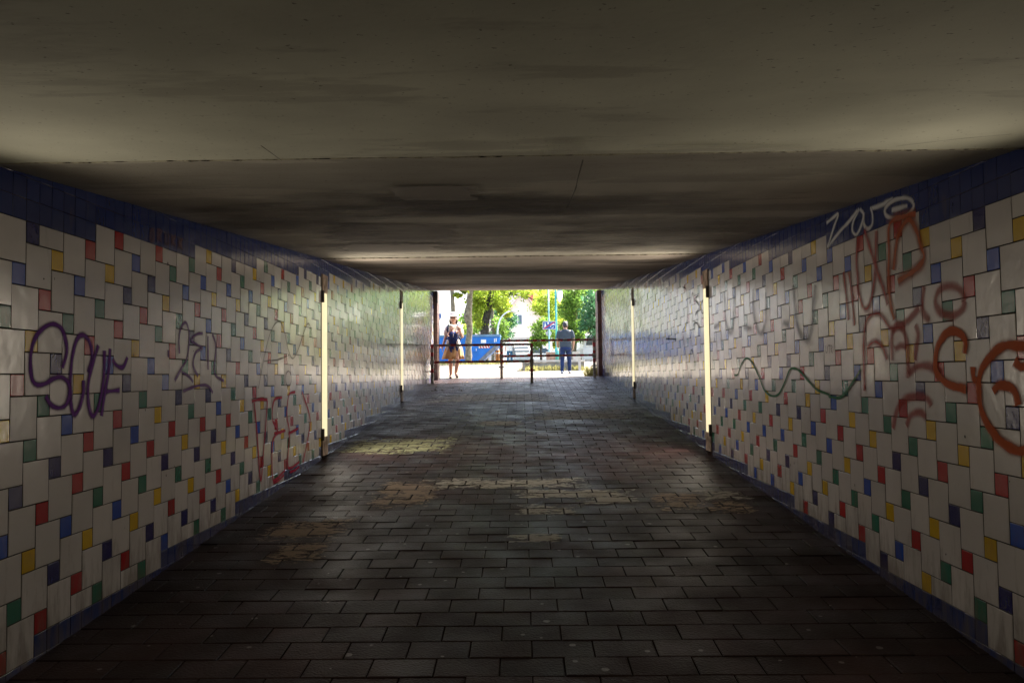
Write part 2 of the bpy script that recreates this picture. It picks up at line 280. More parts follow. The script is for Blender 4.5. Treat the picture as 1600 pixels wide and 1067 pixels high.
GRAF={-1:[
 ('large purple looping letters sprayed low on the tiles',paint_mat('purple_paint',(.14,.02,.28),.95,.7),.030,[z4(L) for L in (
  [(408,400),(437,300),(430,220),(400,140),(345,112),(280,140),(225,210),(202,300),(198,400),(210,480),(245,512),(300,500),(350,468),(400,458),(445,495),(458,560),(432,640),(380,662),(330,640),(297,585)],
  [(580,430),(605,330),(592,240),(555,188),(510,200),(478,300),(462,440),(458,580),(472,680),(490,705),(520,660),(545,560),(545,480)],
  [(645,250),(615,350),(582,480),(577,600),(592,690),(615,715),(650,640),(675,500),(682,380),(684,285)],
  [(722,272),(712,420),(690,550),(665,715)],[(685,556),(730,550),(785,545)],[(738,345),(768,385),(810,392),(836,328)])]),
 ('paler purple letters with a stroke under them',paint_mat('pale_purple_paint',(.18,.08,.29),.75,.6),.021,[z4(L) for L in (
  [(1178,305),(1175,210),(1190,130),(1222,102),(1242,190),(1228,330),(1192,400),(1146,482)],[(1195,425),(1245,460),(1268,492)],
  [(1332,172),(1292,178),(1256,215),(1300,250),(1328,268),(1284,300),(1268,380),(1300,455)],[(1366,190),(1366,300),(1366,410)],[(1395,178),(1418,260),(1410,430),(1470,485)],
  [(1202,552),(1290,518),(1360,515),(1398,562)],[(1105,282),(1105,330)])]),
 ('thin brown arches and a small ring',paint_mat('brown_paint',(.11,.07,.07),.6,.7),.014,[zb(L) for L in (
  [(118,450),(150,280),(185,140),(225,80),(255,110),(285,240),(310,285),(340,230),(370,140),(395,90),(415,150),(435,300)],[(150,300),(230,290),(290,265)],ell(285,397,16,42))]),
 ('red letters in narrow strokes reaching the floor',paint_mat('red_paint',(.36,.010,.05),.95,.7),.026,[zb(L) for L in (
  [(82,522),(125,512),(168,514)],[(95,530),(110,700),(130,960),(146,800),(165,560),(166,520)],[(250,500),(205,518),(196,620),(225,690),(196,750),(195,940),(215,955),(265,905)],[(205,700),(235,695),(268,684)],
  [(322,470),(288,488),(276,600),(290,700),(280,870),(300,890),(345,858)],[(285,702),(340,672)],[(360,468),(405,620),(388,750),(365,862)],[(200,975),(230,960),(260,930)],[(292,915),(320,905),(345,885)])]),
 ('small faint orange letters on the blue band',paint_mat('orange_faint_paint',(.33,.13,.06),.6,.7),.013,[zE(L) for L in (
  ell(462,255,14,52,8),[(512,312),(512,210),(540,225),(518,262),(546,318)],[(572,222),(574,320),(600,325),(602,235)],[(628,345),(630,250)],[(660,262),(632,305),(664,350)],[(686,368),(688,275)],[(720,285),(690,325),(722,375)])]),
 ('faint grey V shaped lines past the near lamp',paint_mat('grey_faint_paint',(.10,.11,.13),.5,.9),.026,[z2(L) for L in ([(190,190),(235,520),(275,740),(320,450),(368,200)],[(362,500),(402,662),(432,520)],[(140,610),(146,640)],[(412,460),(600,462)])]),
 ],1:[
 ('white letters high on the blue band',paint_mat('white_paint',(.80,.80,.80),.85,.75),.027,[z6(L) for L in (
  [(58,285),(100,250),(146,220),(112,320),(66,470)],[(66,470),(150,360),(240,260),(292,190)],[(305,178),(262,270),(255,345),(285,372),(322,300),(338,220),(312,180)],[(340,205),(340,290),(368,330),(402,300),(408,230),(392,165)],[(388,178),(470,150),(560,105)],
  ell(610,172,115,70,12,0,-.35),[(552,188),(610,172),(672,152)])]),
 ('big orange and rust coloured letters, topmost group',paint_mat('orange_paint',(.50,.10,.015),.66,.7),.052,[z6(L) for L in (
  [(735,215),(640,235),(560,265),(530,330),(532,480),(530,700),(545,900),(572,1015)],[(565,640),(590,430),(640,300),(690,262),(740,340),(772,460),(800,540),(745,625),(600,732)])]),
 ('rust red letters faded to pink in several lines',paint_mat('rust_paint',(.46,.065,.055),.60,.7),.042,[z6(L) for L in (
  [(345,335),(390,480),(440,640),(490,780),(522,905)],[(300,385),(285,560),(295,690),(302,800),(340,925),(380,915),(410,800),(428,650),(436,345)],[(188,655),(210,850),(226,1020)],[(228,655),(258,900),(272,1060)],[(800,765),(785,900),(800,980),(842,1020)],ell(995,875,112,112,14))]+
  [z7(L) for L in ([(220,600),(215,300),(235,130),(300,85),(340,110),(400,185),(460,170),(520,120),(585,45)],[(238,310),(290,272),(340,310),(370,392)],[(402,395),(405,230),(440,150),(480,200),(505,290),(510,400),(508,515)],[(420,322),(460,300),(497,310)],[(558,162),(577,220),(568,320),(560,395)],[(515,490),(560,442),(620,432),(680,450),(735,475)],
  [(410,850),(440,720),(500,652),(570,635),(640,652),(665,702)],[(500,832),(530,762),(590,742),(632,775)])]),
 ('broad orange open rings',paint_mat('deep_orange_paint',(.52,.09,.01),.90,.55),.043,[z7(L) for L in (
  [(888,352),(892,262),(835,205),(765,218),(712,300),(696,400),(705,480),(775,552),(900,592)],[(945,440),(950,515),(985,540)],[(1290,302),(1160,300),(1060,375),(992,490),(986,640),(1012,760),(1075,870),(1155,955),(1250,998),(1330,985)],[(1080,605),(1112,567),(1165,567),(1222,600),(1246,695)],[(1222,400),(1262,440),(1330,425)])]),
 ('thin green wavy line',paint_mat('green_paint',(.012,.14,.06),.9,.6),.018,[z8([(480,828),(505,820),(530,750),(565,710),(605,742),(650,832),(690,930),(740,970),(790,958),(830,880),(865,795),(895,780),(940,802),(1000,870),(1060,930),(1140,962)])+[(1297,619),(1316,620),(1335,596),(1347,577)]]),
 ('smudged grey blue drips in U shapes',paint_mat('drip_paint',(.14,.16,.24),.48,.95),.065,[z8(L) for L in (
  [(410,250),(418,430),(445,530),(470,480),(480,220)],[(610,230),(618,420),(660,540),(698,450),(700,250)],[(890,200),(912,450),(960,575),(1012,540),(1045,200)],[(340,495),(380,470)],[(545,500),(600,500)],[(815,470),(860,480)])]),
 ('black scrawl beside the lamp',paint_mat('black_paint',(.02,.022,.025),.8,.6),.017,[z8(L) for L in (
  [(122,215),(150,250),(152,440),(122,520)],[(165,250),(172,330),(188,255),(200,320)],[(232,272),(206,300),(236,350),(208,410)],[(266,300),(245,350),(262,400),(275,330)],[(196,482),(215,462),(240,500)],[(122,560),(145,700),(166,850)],[(168,740),(180,652),(200,700),(206,765)],[(5,575),(75,577)])]),
 ('tiny pencilled letters',paint_mat('pencil_paint',(.18,.16,.16),.7,.6),.008,[z8(L) for L in ([(1117,620),(1118,662),(1128,670),(1132,625)],[(1135,622),(1152,620)],[(1144,622),(1145,675)],[(1156,672),(1155,622),(1165,632),(1157,648),(1167,674)])]),
 ]}
for s in (-1,1):
    w=thing('tiled_wall','white tiled underpass wall with coloured squares, purple and red graffiti on it' if s<0 else 'white tiled underpass wall with coloured squares, orange, white and green graffiti on it','wall',(XL if s<0 else XR,8,0))
    X=XL if s<0 else XR
    mb=MB()
    e=ENDY[s]
    prof=[(-9,floor_z(-9)-.4),(e,floor_z(e)-.4),(e,ceil_z(e)+.02),(-9,ceil_z(-9)+.02)]
    # body in stretches so that the lamp niches stay open
    edges=[-9]
    z0=3.639 if s<0 else 3.662
    for ly in LAMPY[s]:
        g=round((ly-.15-z0)/.1); edges+=[z0+g*.1,z0+(g+3)*.1]
    edges.append(e)
    for k in range(len(edges)-1):
        a,b=edges[k],edges[k+1]; d0=.006 if k%2==0 else .07
        mb.prism([(X+s*d0,a,floor_z(a)-.4),(X+s*d0,b,floor_z(b)-.4),(X+s*d0,b,ceil_z(b)+.02),(X+s*d0,a,ceil_z(a)+.02)],(s*(.45-d0),0,0))
    mb.build('wall_body',grout,w)
    wall_tiles(s).build('tiling',TM+[grout],w)
    ch=MB(); rr=random.Random(5+s)
    for q in range(70):
        y=rr.uniform(3.2,16); z=rr.uniform(floor_z(y)+.1,ceil_z(y)-.1); r=rr.uniform(.002,.007)*(1 if rr.random()<.85 else 2.2); n=7
        ch.face([ch.add([(X-s*.0016,y+r*math.cos(s*2*math.pi*i/n)*rr.uniform(.5,1.1),z+r*1.4*math.sin(s*2*math.pi*i/n)*rr.uniform(.5,1.2))])for i in range(n)][::-1])
    ch.build('chips',grout,w)
    for q,(lab,m,wd,strokes) in enumerate(GRAF[s]):
        g=MB()
        for k,L in enumerate(strokes): ribbon(g,L,wd,s,.0022+.0006*q+.00004*k)
        o=g.build('graffiti',m,w); o['label']=lab
# ------------------------------------------------------------------ lamps in the walls
rust=mat('rusty_plate',(.34,.26,.21),rough=.75,spec=.3,var=.5,scale=9,bump=.3)
steel_dark=mat('dark_steel',(.055,.047,.042),rough=.6)
diff=mat('lamp_diffuser',(.75,.70,.50),rough=.4,emit=(1.,.86,.52,.175),var=.03)
LAMP_LABEL={(-1,0):'strip lamp in the left wall nearest the viewer, beside the ceiling joint',(1,0):'strip lamp in the right wall nearest the viewer, beside the ceiling joint',
 (-1,1):'tall lit cream strip lamp in the wall with purple graffiti, nearer one',(1,1):'tall lit cream strip lamp in the wall with orange graffiti, black scrawl beside it',
 (-1,2):'narrow lit strip lamp in the purple graffiti wall, close to the exit',(1,2):'narrow lit strip lamp in the orange graffiti wall, close to the exit'}
LAMPW=[1.9,7.2,1.1]
for s in (-1,1):
    X=XL if s<0 else XR; z0=3.639 if s<0 else 3.662
    for k,ly in enumerate(LAMPY[s]):
        g=round((ly-.15-z0)/.1); ya,yb=z0+g*.1,z0+(g+3)*.1; yc=(ya+yb)/2
        fz,cz=floor_z(yc),ceil_z(yc)
        t=thing('wall_lamp',LAMP_LABEL[(s,k)],'lamp',(X,yc,fz),'strip lamps set in the tunnel walls')
        b=MB(); b.box2((X+s*.066,ya+.004,fz+.02),(X+s*.05,yb-.004,cz-.17)); 
        b.box2((X+s*.05,ya+.004,fz+.02),(X-s*.002,ya+.03,cz-.17)); b.box2((X+s*.05,yb-.03,fz+.02),(X-s*.002,yb-.004,cz-.17)); b.build('housing',steel_dark,t)
        d=MB(); pts=[]
        n=7
        prof=[(X-s*(.004+.022*math.sin(math.pi*q/n)),ya+.034+(yb-ya-.068)*q/n) for q in range(n+1)]
        d.prism([(p[0],p[1],fz+.24) for p in prof]+[(X+s*.045,yb-.034,fz+.24),(X+s*.045,ya+.034,fz+.24)],(0,0,1.62)); d.build('diffuser',diff,t)
        d=MB(); d.box2((X+s*.045,ya+.032,fz+.025),(X-s*.012,yb-.032,fz+.236)); d.build('bottom_cover',rust,t)
        d=MB(); d.box2((X+s*.045,ya+.032,fz+1.864),(X-s*.012,yb-.032,cz-.175)); d.build('top_cover',rust,t)
        for zz in (.20,1.75):
            d=MB(); d.box2((X-s*.003,ya+.006,fz+zz),(X-s*.03,ya+.036,fz+zz+.13)); d.build('clip',steel_dark,t)
        if LAMPW[k]:
            for q in range(0 if k else 2,4):
                li=bpy.data.lights.new('lamp_light','SPOT'); li.energy=LAMPW[k]; li.color=(1,.88,.72); li.shadow_soft_size=0; li.spot_size=R(172); li.spot_blend=1
                o=bpy.data.objects.new('lamp_light',li); C.objects.link(o)
                o.matrix_world=Matrix(((0,0,s,X-s*.035),(1,0,0,yc),(0,1,0,fz+.42+.42*q),(0,0,0,1)))
# ------------------------------------------------------------------ ceiling
def ceiling_mat(name,base,soot,thr,seed):
    m=mat(name,base,rough=.8,spec=.25,var=.15,scale=1.4,bump=.06,bscale=30,detail=7); t=m.node_tree; p=t.nodes['Principled BSDF']
    src=p.inputs['Base Color'].links[0].from_socket; tc=N(t,'ShaderNodeTexCoord')
    mp=N(t,'ShaderNodeMapping'); mp.inputs['Scale'].default_value=(.42,1.5,1); mp.inputs['Location'].default_value=(seed,seed*1.7,0); t.links.new(tc.outputs['Object'],mp.inputs['Vector'])
    nz=N(t,'ShaderNodeTexNoise'); nz.inputs['Scale'].default_value=.8; nz.inputs['Detail'].default_value=9; nz.inputs['Roughness'].default_value=.62; t.links.new(mp.outputs['Vector'],nz.inputs['Vector'])
    rp=N(t,'ShaderNodeValToRGB'); E=rp.color_ramp.elements; E[0].position=thr; E[0].color=(0,0,0,1); E[1].position=thr+.16; E[1].color=(.45,.45,.45,1); e=E.new(thr+.025); e.color=(.28,.28,.28,1); e=E.new(thr+.30); e.color=(.8,.8,.8,1)
    t.links.new(nz.outputs['Fac'],rp.inputs['Fac'])
    mx=N(t,'ShaderNodeMix',data_type='RGBA'); t.links.new(rp.outputs['Color'],mx.inputs['Factor']); t.links.new(src,mx.inputs['A']); mx.inputs['B'].default_value=(*soot,1)
    # fine pitting
    vo=N(t,'ShaderNodeTexNoise'); vo.inputs['Scale'].default_value=55; vo.inputs['Detail'].default_value=3; t.links.new(tc.outputs['Object'],vo.inputs['Vector'])
    r2=N(t,'ShaderNodeValToRGB'); r2.color_ramp.elements[0].position=.27; r2.color_ramp.elements[0].color=(.45,.43,.4,1); r2.color_ramp.elements[1].position=.33; r2.color_ramp.elements[1].color=(1,1,1,1); t.links.new(vo.outputs['Fac'],r2.inputs['Fac'])
    m2=N(t,'ShaderNodeMix',data_type='RGBA',blend_type='MULTIPLY'); m2.inputs['Factor'].default_value=1; t.links.new(mx.outputs['Result'],m2.inputs['A']); t.links.new(r2.outputs['Color'],m2.inputs['B'])
    t.links.new(m2.outputs['Result'],p.inputs['Base Color']); return m
CM=[ceiling_mat('ceiling_near_glow',(.61,.61,.50),(.22,.20,.16),.565,3.1),ceiling_mat('ceiling_sooty',(.47,.445,.38),(.09,.08,.07),.47,8.2),ceiling_mat('ceiling_far',(.42,.37,.32),(.055,.045,.042),.40,5.4)]  # near panel's paint is lightened to carry the glow before the first joint
cb=MB(); J1,J2=3.37,9.05
cx0,cx1=XL-.45,XR+.45
def slab(a,b,lift,m,skew=0,drop=0):
    ka=[(cx0,a,ceil_z(a)+lift+drop*(b-a)),(cx1,a,ceil_z(a)+lift+drop*(b-a)),(cx1,b+skew,ceil_z(b+skew)+lift),(cx0,b,ceil_z(b)+lift)]
    cb.prism(ka,(0,0,.75),m)
slab(-9,J1-.008,0,0,0,-.025); slab(J1+.008,J2-.006,.006,1); slab(J2+.006,15.1,.0,2); slab(15.112,20.58,.004,2,.72)  # near slab is tilted to catch more light from the exit
cb.box2((cx0,J1-.03,ceil_z(J1)+.03),(cx1,J1+.03,ceil_z(J1)+.3),1); cb.box2((cx0,J2-.03,ceil_z(J2)+.03),(cx1,J2+.03,ceil_z(J2)+.3),1)
cb.box2((cx0,15.08,ceil_z(15.1)+.03),(cx1,15.13,ceil_z(15.1)+.3),2)
cb.box2((cx0,-9.3,-1.2),(cx1,-9.001,3),1)  # added wall, unseen behind the camera, keeps sky light out of the tunnel
ceil=setting(cb.build('ceiling',CM))
# ragged mortar along the two joints
for (jy,w,name) in ((J1,.020,'joint_mortar'),(J2,.012,'joint_mortar')):
    jm=MB(); n=300; pk=None
    for i in range(n+1):
        x=XL+(XR-XL)*i/n; a=w*(1+1.1*mnoise.noise(Vector((x*7,jy,1)))+.7*mnoise.noise(Vector((x*31,jy,2)))); b=w*(1+1.1*mnoise.noise(Vector((x*8,jy,9)))+.7*mnoise.noise(Vector((x*29,jy,5)))); h=.006+.005*mnoise.noise(Vector((x*15,jy,3)))
        a=max(a,.004); b=max(b,.004); yo=.008*mnoise.noise(Vector((x*2,jy,7)))
        k=jm.add([(x,jy-a+yo-.014,ceil_z(jy-a)+.004),(x,jy+yo-.020,ceil_z(jy)-h),(x,jy+yo-.012,ceil_z(jy)-h*.6),(x,jy+yo*.3-.007,ceil_z(jy)+.012)])
        if pk is not None:
            for c in range(3): jm.face([pk+c,k+c,k+c+1,pk+c+1])
        pk=k
    jm.build(name,mat('mortar',(.05,.042,.032),rough=.95,spec=.1,scale=22,bump=.6,col2=(.44,.41,.31),lo=.36,hi=.52),ceil)
def on_ceiling(px,py):
    d=ray(px,py); tt=.673/(d.z-.0733*d.y); return Vector((d.x*tt,d.y*tt,ceil_z(d.y*tt)))
def coat_mat(name,col,edge,amax,sc=(1.2,4,1)):
    m=bpy.data.materials.new(name); m.use_nodes=True; t=m.node_tree; p=t.nodes['Principled BSDF']; p.inputs['Base Color'].default_value=(*col,1); p.inputs['Roughness'].default_value=.8
    tc=N(t,'ShaderNodeTexCoord'); mp=N(t,'ShaderNodeMapping'); mp.inputs['Scale'].default_value=sc; t.links.new(tc.outputs['Object'],mp.inputs['Vector'])
    nz=N(t,'ShaderNodeTexNoise'); nz.inputs['Scale'].default_value=1.5; nz.inputs['Detail'].default_value=9; nz.inputs['Roughness'].default_value=.6; t.links.new(mp.outputs['Vector'],nz.inputs['Vector'])
    uv=N(t,'ShaderNodeUVMap'); sx=N(t,'ShaderNodeSeparateXYZ'); t.links.new(uv.outputs['UV'],sx.inputs[0])
    ad=N(t,'ShaderNodeMath',operation='MULTIPLY_ADD'); ad.inputs[1].default_value=-.55; t.links.new(sx.outputs['X'],ad.inputs[0]); t.links.new(nz.outputs['Fac'],ad.inputs[2])
    mr=N(t,'ShaderNodeMapRange'); mr.inputs['From Min'].default_value=.2; mr.inputs['From Max'].default_value=.2+edge; mr.inputs['To Max'].default_value=amax; t.links.new(ad.outputs[0],mr.inputs['Value']); t.links.new(mr.outputs['Result'],p.inputs['Alpha']); return m
CL=coat_mat('pale_repair_coat',(.34,.31,.28),.05,.55); CD=coat_mat('soot_stain',(.10,.085,.078),.30,.44); CS=coat_mat('brown_stain',(.24,.20,.15),.25,.24); CLN=coat_mat('pale_scuff',(.62,.61,.52),.3,.35)
for k,(a,b,c,d,m_) in enumerate(((490,343,735,384,CL),(430,336,1010,400,CD),(330,288,1240,345,CD),(250,300,640,372,CD),(800,330,1330,392,CD),(420,375,1130,398,CD),(520,300,980,346,CD),(560,412,960,432,CD),(700,436,940,448,CD),(1050,92,1350,142,CS),(840,196,925,243,CLN),(520,376,700,396,CL),(860,404,1080,412,CD),(600,286,760,312,CL),(900,352,1130,372,CS),(60,150,330,205,CLN),(620,110,900,170,CLN),(380,40,700,80,CS),(960,216,1300,236,CLN))):
    P=[on_ceiling(a,b),on_ceiling(c,b),on_ceiling(c,d),on_ceiling(a,d)]; mb=MB(); n=10; idx={}; L=-.004-.0006*k
    for i in range(n+1):
        for j in range(n+1):
            u,v=i/n,j/n; p=(P[0]*(1-u)+P[1]*u)*(1-v)+(P[3]*(1-u)+P[2]*u)*v; idx[i,j]=mb.add([(p.x,p.y,ceil_z(p.y)+L)])
    rm_=lambda i,j:(max(abs(i/n*2-1)**3,abs(j/n*2-1)**2),0)
    for i in range(n):
        for j in range(n): mb.face([idx[i,j],idx[i,j+1],idx[i+1,j+1],idx[i+1,j]],0,uv=[rm_(i,j),rm_(i,j+1),rm_(i+1,j+1),rm_(i+1,j)])
    mb.build('coat_patch',m_,ceil)
crk=paint_mat('hairline',(.05,.045,.04),.8,.8)
for L,wd in (([(911,247),(903,276),(898,296),(885,324)],.006),([(345,188),(392,214),(440,248)],.004),([(95,229),(210,224),(330,222)],.004),([(20,200),(46,215)],.01),([(560,160),(575,165)],.012),([(1400,226),(1500,214),(1590,206)],.004),([(700,300),(760,306),(850,302)],.006)):
    P=[on_ceiling(*q) for q in L]; g=MB(); ribbon3(g,P,wd,Vector((0,.07,-1)).normalized(),.0075); g.build('crack',crk,ceil)
# ------------------------------------------------------------------ paved floor
def paver_mat():
    m=mat('paver',(.034,.0195,.0195),rough=.55,spec=.11,var=.3,scale=2.2,bump=.35,bscale=90,tint=.38); t=m.node_tree; p=t.nodes['Principled BSDF']
    src=p.inputs['Base Color'].links[0].from_socket; tc=N(t,'ShaderNodeTexCoord')
    # trodden chewing gum
    vo=N(t,'ShaderNodeTexVoronoi'); vo.inputs['Scale'].default_value=8.5; t.links.new(tc.outputs['Object'],vo.inputs['Vector'])
    dn=N(t,'ShaderNodeTexNoise'); dn.inputs['Scale'].default_value=40; t.links.new(tc.outputs['Object'],dn.inputs['Vector'])
    md=N(t,'ShaderNodeMath',operation='MULTIPLY_ADD'); md.inputs[1].default_value=.10; t.links.new(dn.outputs['Fac'],md.inputs[0]); t.links.new(vo.outputs['Distance'],md.inputs[2])
    sc=N(t,'ShaderNodeSeparateColor'); t.links.new(vo.outputs['Color'],sc.inputs[0])
    lim=N(t,'ShaderNodeMapRange'); lim.inputs['From Min'].default_value=.45; lim.inputs['From Max'].default_value=1; lim.inputs['To Min'].default_value=.06; lim.inputs['To Max'].default_value=.21; t.links.new(sc.outputs[0],lim.inputs['Value'])
    lt=N(t,'ShaderNodeMath',operation='LESS_THAN'); t.links.new(md.outputs[0],lt.inputs[0]); t.links.new(lim.outputs['Result'],lt.inputs[1])
    sm=N(t,'ShaderNodeMath',operation='MULTIPLY'); sm.inputs[1].default_value=.55; t.links.new(lt.outputs[0],sm.inputs[0])
    mx=N(t,'ShaderNodeMix',data_type='RGBA'); t.links.new(sm.outputs[0],mx.inputs['Factor']); t.links.new(src,mx.inputs['A']); mx.inputs['B'].default_value=(.30,.27,.26,1)
    t.links.new(mx.outputs['Result'],p.inputs['Base Color'])
    n2=N(t,'ShaderNodeTexNoise'); n2.inputs['Scale'].default_value=3; n2.inputs['Detail'].default_value=6; t.links.new(tc.outputs['Object'],n2.inputs['Vector'])
    r2=N(t,'ShaderNodeMapRange'); r2.inputs['From Min'].default_value=.3; r2.inputs['From Max'].default_value=.7; r2.inputs['To Min'].default_value=.36; r2.inputs['To Max'].default_value=.62; t.links.new(n2.outputs['Fac'],r2.inputs['Value']); t.links.new(r2.outputs['Result'],p.inputs['Roughness'])
    return m
PAV=[]; PM=paver_mat(); joint=mat('paver_joint',(.012,.008,.007),rough=.95,spec=.05)
fb=MB(); PW,PD=.2895,.1915; ph_y=4.897; node={}
rows=range(int((-3-ph_y)/PD),int((21.0-ph_y)/PD)+1)
def fz_(x,y,h=0): return Vector((x,y,floor_z(y)+h))
for r in rows:
    ya=ph_y+r*PD; yb=ya+PD; off=.028-(4.118<ya<4.3)*0+ (PW/2 if (r-round((4.118-ph_y)/PD))%2 else 0)
    c0=int((XL-.35-off)/PW)-1
    for c in range(c0,c0+20):
        xa=off+c*PW; xb=xa+PW; xm=(xa+xb)/2
        a_,b_=max(xa,XL-.05),min(xb,XR+.05)
        if b_-a_<.03: continue
        h=random.gauss(0,.0012); ta=random.gauss(0,.006); tb=random.gauss(0,.008); g=.0028; tv=min(1,max(0,random.gauss(.5,.28)))
        ym=(ya+yb)/2
        def top(x,y): return fz_(x,y,h+ta*(x-xm)+tb*(y-ym))
        oc=[(a_,ya),(xm,ya),(b_,ya),(b_,yb),(xm,yb),(a_,yb)] if a_<xm<b_ else [(a_,ya),(b_,ya),(b_,yb),(a_,yb)]
        k0=[]
        for x,y in oc:
            key=(round(x,3),round(y,3))
            if key not in node: node[key]=fb.add([fz_(x,y,-.009)])
            k0.append(node[key])
        def inn(x,y,e,d):
            x2=x+(g+e if x==a_ else -(g+e) if x==b_ else 0); y2=y+(g+e if y==ya else -(g+e)); p=top(x2,y2); p.z+=d; return p
        k1=fb.add([inn(x,y,0,-.004) for x,y in oc]); k2=fb.add([inn(x,y,.004,0) for x,y in oc]); n=len(oc)
        for q in range(n):
            u=(q+1)%n; fb.face([k0[q],k0[u],k1+u,k1+q],1,t=tv); fb.face([k1+q,k1+u,k2+u,k2+q],0,t=tv)
        fb.face([k2+q for q in range(n)],0,t=tv)
        PAV.append((a_+.008,b_-.008,ya+.008,yb-.008,xm,ym,h,ta,tb))
path=setting(fb.build('paved_path',[PM,joint]))
# worn paint left on the pavers, and pale sheen painted on towards the exit
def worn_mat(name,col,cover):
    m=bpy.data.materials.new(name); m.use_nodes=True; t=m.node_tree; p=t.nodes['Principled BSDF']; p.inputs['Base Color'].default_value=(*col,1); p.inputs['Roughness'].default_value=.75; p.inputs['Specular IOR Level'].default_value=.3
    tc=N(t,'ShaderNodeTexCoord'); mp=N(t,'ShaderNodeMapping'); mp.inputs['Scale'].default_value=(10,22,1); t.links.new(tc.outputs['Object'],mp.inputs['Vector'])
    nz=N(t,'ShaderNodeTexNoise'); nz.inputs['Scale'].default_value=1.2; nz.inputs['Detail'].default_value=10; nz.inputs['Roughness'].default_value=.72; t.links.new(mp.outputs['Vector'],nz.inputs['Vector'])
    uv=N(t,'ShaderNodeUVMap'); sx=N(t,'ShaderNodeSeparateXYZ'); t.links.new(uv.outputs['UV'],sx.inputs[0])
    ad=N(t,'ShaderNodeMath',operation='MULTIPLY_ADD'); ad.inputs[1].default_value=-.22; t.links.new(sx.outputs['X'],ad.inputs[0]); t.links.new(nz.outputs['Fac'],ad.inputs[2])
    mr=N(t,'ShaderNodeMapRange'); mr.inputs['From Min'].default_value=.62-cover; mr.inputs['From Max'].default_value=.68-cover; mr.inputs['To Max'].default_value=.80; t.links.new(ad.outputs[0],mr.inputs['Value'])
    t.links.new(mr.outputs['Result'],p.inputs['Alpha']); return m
WW=worn_mat('worn_white_paint_and_sheen',(.50,.48,.42),.235); WO=worn_mat('worn_ochre_paint',(.42,.32,.235),.235); WG=worn_mat('worn_lime_paint',(.46,.48,.29),.22)
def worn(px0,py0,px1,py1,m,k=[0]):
    """what is left of painted lettering, plus painted sheen by the exit: only on the faces of the pavers, each worn to its own degree"""
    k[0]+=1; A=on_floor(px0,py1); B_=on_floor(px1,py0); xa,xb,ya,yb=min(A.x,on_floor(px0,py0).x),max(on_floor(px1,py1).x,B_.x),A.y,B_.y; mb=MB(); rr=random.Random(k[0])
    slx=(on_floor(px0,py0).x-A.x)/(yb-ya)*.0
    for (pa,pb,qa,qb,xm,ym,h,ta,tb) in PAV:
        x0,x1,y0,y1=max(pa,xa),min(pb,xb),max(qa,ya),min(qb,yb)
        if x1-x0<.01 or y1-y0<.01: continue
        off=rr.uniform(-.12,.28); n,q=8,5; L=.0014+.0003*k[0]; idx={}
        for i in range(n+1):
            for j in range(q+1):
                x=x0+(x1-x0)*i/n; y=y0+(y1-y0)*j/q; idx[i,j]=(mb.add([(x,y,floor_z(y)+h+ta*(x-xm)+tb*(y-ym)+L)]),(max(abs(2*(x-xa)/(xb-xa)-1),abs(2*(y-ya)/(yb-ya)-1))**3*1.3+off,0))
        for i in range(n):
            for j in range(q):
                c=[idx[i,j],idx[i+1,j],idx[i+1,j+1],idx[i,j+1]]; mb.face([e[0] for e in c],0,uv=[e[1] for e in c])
    if mb.v: mb.build('worn_paint_and_sheen',m,path)
for a in ((545,680,725,713,WG),(800,636,1010,660,WW),(660,612,900,632,WW),(740,655,830,668,WW),(596,745,685,802,WO),(640,744,945,767,WW),(790,762,1000,781,WW),(800,786,905,808,WW),(1025,766,1100,803,WO),(1090,764,1165,784,WW),(1120,780,1172,806,WO),(425,808,540,850,WO),(430,845,500,886,WO),(775,832,885,852,WW),(890,772,1010,790,WW)): worn(*a)  # white patches nearest the exit also paint in the floor's pale sheen
# ------------------------------------------------------------------ ground outside
pale=mat('pale_paving',(.185,.16,.125),rough=.85,spec=.2,var=.14,scale=1.2,bump=.25,bscale=20,detail=8)
asphalt=mat('road_asphalt',(.16,.155,.15),rough=.9,var=.15,scale=2)
gb=MB(); ys=[20.9+.0,21.3,22.5,24,26,27.5,30,33,36,40,43,47,52,60,70,90,120,200,400]
ys=[19.9]+ys; xs=[-300,-80,-30,-12,-6,-3,0,3,6,12,30,80,300]
for i,y in enumerate(ys): 
    for x in xs: gb.add([(x,y,ground_z(y)-(.012 if y<21.2 else 0))])
W_=len(xs)
for i in range(len(ys)-1):
    for j in range(W_-1):
        a=i*W_+j; gb.face([a,a+1,a+1+W_,a+W_],1 if 52<=ys[i]<120 else 0)
ground=setting(gb.build('ground',[pale,asphalt]))
# ------------------------------------------------------------------ portal pillars
brick=mat('brown_clinker',(.115,.06,.045),rough=.6,var=.35,scale=5,bump=.2)
bj=mat('brick_joint',(.05,.04,.035),rough=.95)
for s,ya,yb,xi in ((-1,20.585,21.05,-2.16),(1,21.305,21.95,2.0)):
    xo=xi+s*.55; zb_=min(floor_z(ya),ground_z(yb))-.25; zt=ceil_z(ya)-.004
    t=thing('brick_pillar','brown clinker pillar closing the end of the wall with %s graffiti'%('purple' if s<0 else 'orange'),'pillar',(xi,ya,zb_),'pillars at the tunnel mouth')
    b=MB(); z=zb_; k=0
    while z<zt-.01:
        h=min(.236,zt-z); b.box2((xi,ya,z+.006),(xo,yb,z+h),0); b.box2((xi+s*.006,ya+.006,z-.002),(xo,yb-.006,z+.008),1); z+=.242; k+=1
    b.build('brickwork',[brick,bj],t)
    b=MB(); b.box2((xi-s*.012,ya-.01,zt-.30),(xi+s*.05,ya+.12,zt-.02)); b.build('corner_plate',steel_dark,t)
